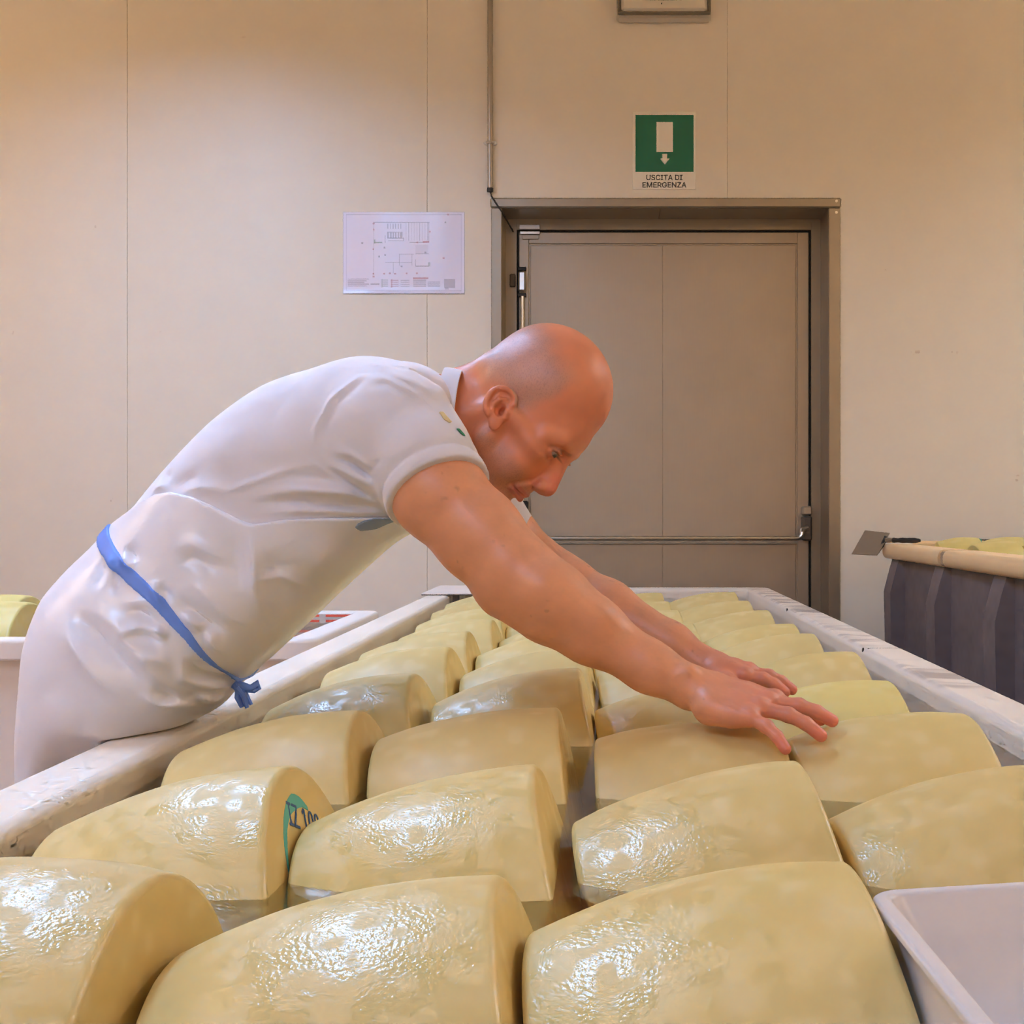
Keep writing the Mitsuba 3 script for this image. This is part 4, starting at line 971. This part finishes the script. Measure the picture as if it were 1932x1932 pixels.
def folds(fd, lines, Y=1.88, ylim=2.0, gain=2.2):
    """raised (+) and hollow (-) creases along lines on the near side of the cloth: (points, height mm, half width mm)"""
    X, Z = np.meshgrid(fd.ax[0], fd.ax[2], indexing='ij')
    D = np.zeros(X.shape, np.float32)
    for px, hgt, wid in lines:
        p = np.array([W(u, v, Y)[[0, 2]] for u, v in px]); best = np.full(X.shape, 9.0); L = np.zeros(X.shape)
        seg = np.r_[0, np.cumsum(np.linalg.norm(np.diff(p, axis=0), axis=1))]
        for k in range(len(p) - 1):
            e = p[k + 1] - p[k]; t = np.clip(((X - p[k][0]) * e[0] + (Z - p[k][1]) * e[1]) / (e @ e), 0, 1)
            d = np.hypot(X - p[k][0] - t * e[0], Z - p[k][1] - t * e[1]); m = d < best
            best = np.where(m, d, best); L = np.where(m, (seg[k] + t * (seg[k + 1] - seg[k])) / seg[-1], L)
        taper = ss(0, 0.42, np.minimum(L, 1 - L))
        D += gain * hgt * mm * (0.55 * np.exp(-(best / (wid * mm)) ** 2) + 0.45 * np.exp(-1.6 * best / (wid * mm))) * taper
    wy = (1 - ss(ylim - 0.08, ylim + 0.04, fd.ax[1]))[None, :, None]
    return D[:, None, :] * wy

SHIRT_FOLDS = [
    ([(598, 872), (540, 890), (470, 915), (395, 940)], 2.2, 5), ([(600, 876), (640, 905), (690, 935), (735, 955)], -5, 9), ([(612, 868), (660, 890), (715, 925)], 4, 8),
    ([(640, 862), (690, 890), (725, 915)], -3.5, 7), ([(470, 940), (560, 925), (650, 930), (740, 950)], 5, 11), ([(455, 955), (560, 945), (680, 955), (745, 962)], -5, 8), ([(480, 970), (580, 962), (690, 968), (750, 972)], 4, 8),
    ([(520, 905), (590, 900), (660, 915)], -3, 9), ([(318, 928), (300, 905), (292, 880)], -3, 8), ([(318, 928), (345, 905), (380, 895)], -3, 9), ([(260, 925), (300, 915), (318, 928)], 4, 9), ([(330, 930), (380, 920), (440, 925)], 3, 9),
    ([(735, 692), (680, 715), (630, 755), (602, 810), (594, 850), (600, 872)], 2.0, 4), ([(748, 700), (695, 722), (648, 760), (620, 812), (612, 850)], -1.5, 6),
    ([(700, 690), (760, 700), (820, 735)], -2.5, 8), ([(735, 705), (790, 725), (835, 765)], 2.5, 8), ([(770, 690), (810, 715), (835, 745)], -2.5, 6), ([(760, 740), (800, 775), (830, 800)], -1.5, 9),
    ([(604, 874), (650, 900), (700, 940)], -2.5, 4), ([(608, 868), (655, 884), (706, 920)], -2.2, 3.5), ([(620, 862), (668, 872), (716, 908)], -2.0, 3.5), ([(625, 850), (670, 858), (715, 890)], 1.8, 5), ([(560, 878), (600, 876), (660, 920), (720, 958)], 2.5, 5), ([(700, 905), (715, 880), (745, 862)], -1.5, 4),
    ([(650, 708), (720, 704), (790, 738), (832, 772)], -1.6, 4), ([(668, 722), (730, 716), (800, 752), (836, 786)], 1.5, 4), ([(690, 738), (740, 730), (800, 765)], -1.4, 4), ([(640, 698), (700, 684), (770, 704), (828, 750)], 1.4, 4), ([(720, 690), (775, 698), (815, 728)], -1.8, 4),
    ([(560, 720), (520, 780), (500, 840)], -2.0, 22), ([(430, 790), (420, 850), (440, 900)], 2.0, 24)]
sf = Field([-0.76, 1.74, 0.86], [-0.08, 2.34, 1.38], 3.0 * mm)
base, tmap = trunk(sf)
sf.f = base
gx_, gy_, gz_ = sf.ax[0][:, None, None], sf.ax[1][None, :, None], sf.ax[2][None, None, :]
def plane(p0, nrm):
    nrm = np.array(nrm, float) / np.linalg.norm(nrm)
    return ((gx_ - p0[0]) * nrm[0] + (gy_ - p0[1]) * nrm[1] + (gz_ - p0[2]) * nrm[2]).astype(np.float32)
def sleeve(pts, p0, nrm, k):
    """a sleeve of its own, cut by its hem plane, then blended into the trunk"""
    q = Field(sf.lo, sf.lo + sf.h * (sf.n - 1), sf.h); q.f = np.full(sf.f.shape, 9.0, np.float32)
    q.chain(pts, .02)
    cut = plane(p0, nrm)
    q.f = np.maximum(q.f, cut)
    sf.blend((slice(None),) * 3, q.f, k)
    return cut
nh0, nhn = P(826, 931, 1.865), [0.42, -0.50, -0.76]
sx_near = sleeve([(P(690, 788, 1.955), .077), (P(748, 792, 1.895), .069), (P(792, 856, 1.875), .064), (P(828, 932, 1.865), .0665), (P(900, 1030, 1.85), .064)], nh0, nhn, .040)
sleeve([(P(760, 790, 2.15), .085), (P(850, 870, 2.21), .072), (P(919, 1000, 2.215), .065), (P(980, 1080, 2.215), .064)], P(970, 1014, 2.215), [0.62, 0.05, -0.78], .040)
sf.f -= folds(sf, SHIRT_FOLDS)
armside = (np.abs(plane(nh0, [0.76, 0.0, 0.42])) < 0.10) & (gy_ < 1.975)
hemband = np.where(armside, np.abs(sx_near + 0.0195), 9)
sf.f += 0.0032 * np.exp(-(hemband / 0.0030) ** 2).astype(np.float32)
shirt_all = sf.f.copy()
# the shirt ends under the apron
X2, Z2 = np.meshgrid(sf.ax[0], sf.ax[2], indexing='ij')
low = plane(W(330, 1130, YC), [-0.62, 0, -0.79])
sf.f = np.maximum(sf.f, low)
shirt = relax(clean(sf.mesh()), 3)
def f_cloth(p, n, uv): return mix((0.66, 0.645, 0.68), (0.70, 0.685, 0.72), noise(p.x * 14, p.y * 14, p.z * 14))
def b_cloth(p, n, uv): return noise(p.x * 480, p.y * 480, p.z * 480) + 5 * noise(p.x * 34, p.y * 34, p.z * 34)
scene['mat_cloth'] = principled(mikit.proc(f_cloth), 0.85, 0.15, bump=b_cloth, bscale=0.0005, eps=1e-3, sheen=0.3)
put('person__polo_shirt', shirt, 'mat_cloth', smooth=True)

# apron
AP_FOLDS = [
    # sharp edges between the broad planes of stiff plastic: bib above the strap
    ([(472, 985), (480, 1060), (478, 1110), (486, 1190)], 5, 12), ([(440, 990), (446, 1060), (452, 1120)], -3, 26), ([(505, 1030), (520, 1090), (560, 1140)], -3, 22), ([(468, 1098), (520, 1090), (575, 1115)], 3, 12),
    ([(330, 1065), (370, 1052), (430, 1085)], -3.5, 12), ([(318, 1035), (370, 1030), (440, 1062)], 3, 14), ([(345, 1085), (390, 1120), (430, 1170), (480, 1195)], 3.5, 14), ([(335, 1120), (375, 1160), (430, 1205)], -4, 12), ([(345, 1150), (372, 1180), (378, 1198)], 6, 7),
    ([(232, 1030), (250, 1048), (258, 1066)], -4, 7), ([(222, 1040), (245, 1066), (250, 1082)], 4, 6), ([(300, 1100), (318, 1122), (322, 1142)], -4, 7), ([(288, 1092), (305, 1125), (318, 1150)], 4, 7), ([(390, 1180), (395, 1215), (412, 1250)], 4, 7),
    # skirt below the strap
    ([(122, 1148), (140, 1200), (190, 1270), (250, 1330)], 4.5, 13), ([(140, 1148), (190, 1190), (240, 1250), (285, 1300)], -5, 12), ([(165, 1140), (230, 1180), (280, 1250), (330, 1330)], 4.5, 16),
    ([(240, 1148), (280, 1152), (305, 1180)], -5, 9), ([(230, 1138), (280, 1140), (318, 1168)], 3, 9), ([(232, 1206), (275, 1196), (320, 1212)], -5, 8), ([(228, 1195), (270, 1184), (322, 1196)], 3.5, 9), ([(262, 1232), (300, 1240), (330, 1262)], 3, 10),
    ([(296, 1178), (310, 1196), (318, 1208)], 5, 6), ([(345, 1240), (362, 1280), (412, 1308)], -7, 14), ([(336, 1235), (342, 1285), (392, 1330)], 4.5, 9), ([(262, 1300), (295, 1335), (332, 1342), (334, 1325)], 4, 8), ([(285, 1295), (310, 1320), (325, 1330)], -3.5, 8), ([(345, 1315), (365, 1345), (390, 1350)], 4, 8),
    ([(190, 1030), (212, 1075), (202, 1110)], 3.5, 9), ([(178, 1042), (190, 1082), (172, 1118)], -3, 9), ([(205, 1060), (225, 1095), (222, 1130)], -3, 8), ([(150, 1370), (190, 1400), (232, 1380)], 2.5, 20), ([(75, 1380), (110, 1440), (160, 1470)], -2.5, 24), ([(95, 1300), (120, 1340), (118, 1410)], 2.5, 26), ([(620, 1010), (600, 1060), (570, 1100)], 2.5, 26)]
af = Field([-0.95, 1.80, 0.24], [-0.16, 2.30, 1.16], 3.0 * mm)
ab, _ = trunk(af)
ab = ab - 0.0075 - folds(af, AP_FOLDS, Y=1.87, ylim=2.02, gain=2.5)
AX, AZ = np.meshgrid(af.ax[0], af.ax[2], indexing='ij')
BIB = [(205, 972), (221, 963), (248, 945), (285, 932), (318, 928), (368, 938), (412, 957), (462, 982), (484, 989), (547, 980), (646, 976), (745, 976), (790, 985), (860, 1010), (900, 1060), (700, 1400), (500, 2600), (-80, 2600), (-80, 1250), (100, 1020)]
reg = poly_sd(BIB, 1.885, AX, AZ)
gx3, gz3 = af.ax[0][:, None, None], af.ax[2][None, None, :]
rimbox = np.maximum(-(gx3 - (TX0 - 0.003)), gz3 - (RIM + 0.0015)) + 0 * af.ax[1][None, :, None]
hem = 0.30 - gz3
apron_trunk = ab.copy()
af.f = np.maximum(np.maximum(np.maximum(ab, reg[:, None, :]), -rimbox), hem).astype(np.float32)
apron = relax(clean(af.mesh()), 2)
def f_apron(p, n, uv): return mix((0.79, 0.785, 0.83), (0.82, 0.815, 0.86), noise(p.x * 7, p.y * 7, p.z * 7))
def b_apron(p, n, uv): return fbm(p.x * 30, p.y * 30, p.z * 30, 2)
scene['mat_apron'] = principled(mikit.proc(f_apron), 0.24, 0.5, bump=b_apron, bscale=0.0016, eps=1.5e-3)
put('person__apron', apron, 'mat_apron', smooth=True)

def patch(base_fd, base_f, px, Y, off, h, ylo, yhi, inner=0.004):
    """a thin piece lying on a garment: the garment's field, moved out, within an outline"""
    p = np.array([W(u, v, Y) for u, v in px]); lo, hi = p.min(0) - 0.012, p.max(0) + 0.012
    fd = Field([lo[0], ylo, lo[2]], [hi[0], yhi, hi[2]], h)
    gi = np.meshgrid(*[(fd.ax[k] - base_fd.lo[k]) / base_fd.h for k in range(3)], indexing='ij')
    b = map_coordinates(base_f, gi, order=1, mode='nearest')
    Xp, Zp = np.meshgrid(fd.ax[0], fd.ax[2], indexing='ij')
    r = poly_sd(px, Y, Xp, Zp)
    fd.f = np.maximum(np.maximum(b - off, -(b + inner)), r[:, None, :]).astype(np.float32)
    fd.f[:, 0, :] = np.maximum(fd.f[:, 0, :], 0.001); fd.f[:, -1, :] = np.maximum(fd.f[:, -1, :], 0.001)
    return relax(fd.mesh(), 2)
cl_ = np.array([(194, 994), (238, 1064), (296, 1133), (350, 1200), (404, 1256), (454, 1297)], float); tg_ = np.gradient(cl_, axis=0); tg_ /= np.linalg.norm(tg_, axis=1)[:, None]
nm_ = np.stack([-tg_[:, 1], tg_[:, 0]], 1) * np.array([10.5, 10.5, 11, 10.5, 9, 5])[:, None]
STRAP = [tuple(q_) for q_ in np.vstack([cl_ + nm_, (cl_ - nm_)[::-1]])]
def met(m, u, v, default):
    """distance at which the sight line through (u, v) first meets the mesh m"""
    d = W(u, v, 1.0) - [0, 0, CAMZ]
    loc = m.ray.intersects_location([[0, 0, CAMZ]], [d], multiple_hits=True)[0]
    return float(loc[:, 1].min()) if len(loc) else default
sy_ = np.polyfit([u for u, v in STRAP], [met(apron, u, v, 2.0) for u, v in STRAP], 2)
strap_w = [W(u, v, float(np.polyval(sy_, u))) for u, v in STRAP]
STRAP_FLAT = [(CX + FOC * w_[0] / 1.885, CY - FOC * (w_[2] - CAMZ) / 1.885) for w_ in strap_w]
scene['mat_strap'] = principled((0.125, 0.255, 0.72), 0.45, 0.4)
put('person__apron__strap', clean(patch(af, apron_trunk, STRAP_FLAT, 1.885, 0.0035, 2.4 * mm, 1.80, 2.30)), 'mat_strap', smooth=True)
KY = met(apron, 446, 1290, 1.99)
def kp(u, v, d=0.0): return W(u, v, KY + d)
for pts_, rr_ in (([(432, 1283, 0), (446, 1291, -.01), (453, 1302, -.012), (449, 1316, -.01), (457, 1333, -.005)], [.006, .008, .007, .005, .004]),
                  ([(446, 1290, -.01), (462, 1296, -.014), (474, 1298, -.014), (486, 1289, -.01), (488, 1298, -.008), (480, 1303, -.01), (466, 1300, -.012)], [.006, .006, .005, .005, .004, .004, .005]),
                  ([(456, 1300, -.012), (464, 1310, -.01), (469, 1320, -.008), (474, 1329, -.006)], [.004, .0035, .003, .0025]),
                  ([(448, 1298, -.015), (458, 1308, -.016), (463, 1324, -.01), (466, 1335, -.008)], [.006, .005, .004, .003])):
    put('person__apron__strap_end', tube([kp(*q_) for q_ in pts_], rr_, 8), 'mat_strap', smooth=40)
scene['mat_print_blue'] = principled((0.24, 0.33, 0.48), 0.4, 0.4)
fish = [(664, 996), (668, 990), (680, 983), (700, 978), (716, 979), (742, 978), (742, 982), (722, 989), (700, 999), (684, 1002), (672, 1003)]
put('person__apron__print', patch(af, apron_trunk, fish, 1.885, 0.0012, 1.6 * mm, 1.82, 2.04), 'mat_print_blue', smooth=True)
logo = [(752, 1004), (762, 992), (774, 984), (776, 987), (764, 996), (758, 1004), (778, 1000), (779, 1003), (758, 1008)]
put('person__apron__print', patch(af, apron_trunk, logo, 1.885, 0.0012, 1.6 * mm, 1.82, 2.06), 'mat_ink', smooth=True)
scene['mat_gold_ink'] = principled((0.66, 0.52, 0.26), 0.6, 0.3)
scene['mat_green_ink'] = principled((0.02, 0.17, 0.09), 0.6, 0.3)
put('person__polo_shirt__emblem', clean(patch(sf, shirt_all, [(835, 782), (842, 780), (860, 800), (856, 803), (845, 796)], 1.885, 0.0012, 1.6 * mm, 1.78, 1.93)), 'mat_gold_ink', smooth=True)
put('person__polo_shirt__emblem', clean(patch(sf, shirt_all, [(866, 811), (872, 811), (885, 827), (876, 823)], 1.88, 0.0015, 1.4 * mm, 1.78, 1.93)), 'mat_green_ink', smooth=True)
# collar standing round the neck
def collar():
    rings = []
    c0, c1 = W(832, 783, 2.052), W(866, 786, 2.05)
    a = (c1 - c0) / np.linalg.norm(c1 - c0)
    a = np.array([0.975, 0, -0.10]); a /= np.linalg.norm(a)
    e1 = np.array([0, 1.0, 0]); e2 = np.cross(a, e1)
    an = np.linspace(0, 2 * np.pi, 72, endpoint=False)
    for s, r in ((0.0, .0685), (0.3, .0685), (0.7, .0675), (0.97, .0668), (1.0, .0655), (0.97, .064), (0.5, .064), (0.0, .064)):
        c = c0 + (c1 - c0) * s
        rings.append(c + r * (np.cos(an)[:, None] * e1 + np.sin(an)[:, None] * e2))
    rings.append(rings[0])
    return loft(rings, cap=False)
put('person__polo_shirt__collar', collar(), 'mat_cloth', smooth=50)
# trousers and boots below the apron, behind the tub
tf = Field([-1.0, 1.85, 0.06], [-0.62, 2.25, 0.62], 8 * mm)
for s in (-1, 1): tf.chain([(np.array([-0.80, YC + .085 * s, 0.56]), .075), (np.array([-0.79, YC + .09 * s, 0.30]), .065), (np.array([-0.80, YC + .095 * s, 0.13]), .055)], .02)
put('person__trousers', relax(tf.mesh(), 3), 'mat_cloth', smooth=True)
for s in (-1, 1):
    bf = Field([-0.92, YC + .095 * s - .08, -0.01], [-0.55, YC + .095 * s + .08, 0.26], 6 * mm)
    bf.cap([-0.80, YC + .095 * s, 0.20], [-0.80, YC + .095 * s, 0.06], .062, .052, .02)
    bf.cap([-0.80, YC + .095 * s, 0.05], [-0.66, YC + .10 * s, 0.045], .05, .042, .03)
    bf.f = np.maximum(bf.f, -(bf.ax[2][None, None, :] - 0.001)).astype(np.float32)
    put('person__boot', relax(bf.mesh(), 2), 'mat_tray', smooth=True)
lab('person', 'bald man in white polo shirt and apron leaning over the tub, hands on cheese', 'person')
labels['person__apron__strap'] = {'label': 'blue strap tied round the apron'}
labels['person__apron__print'] = {'label': 'blue print on the apron bib'}
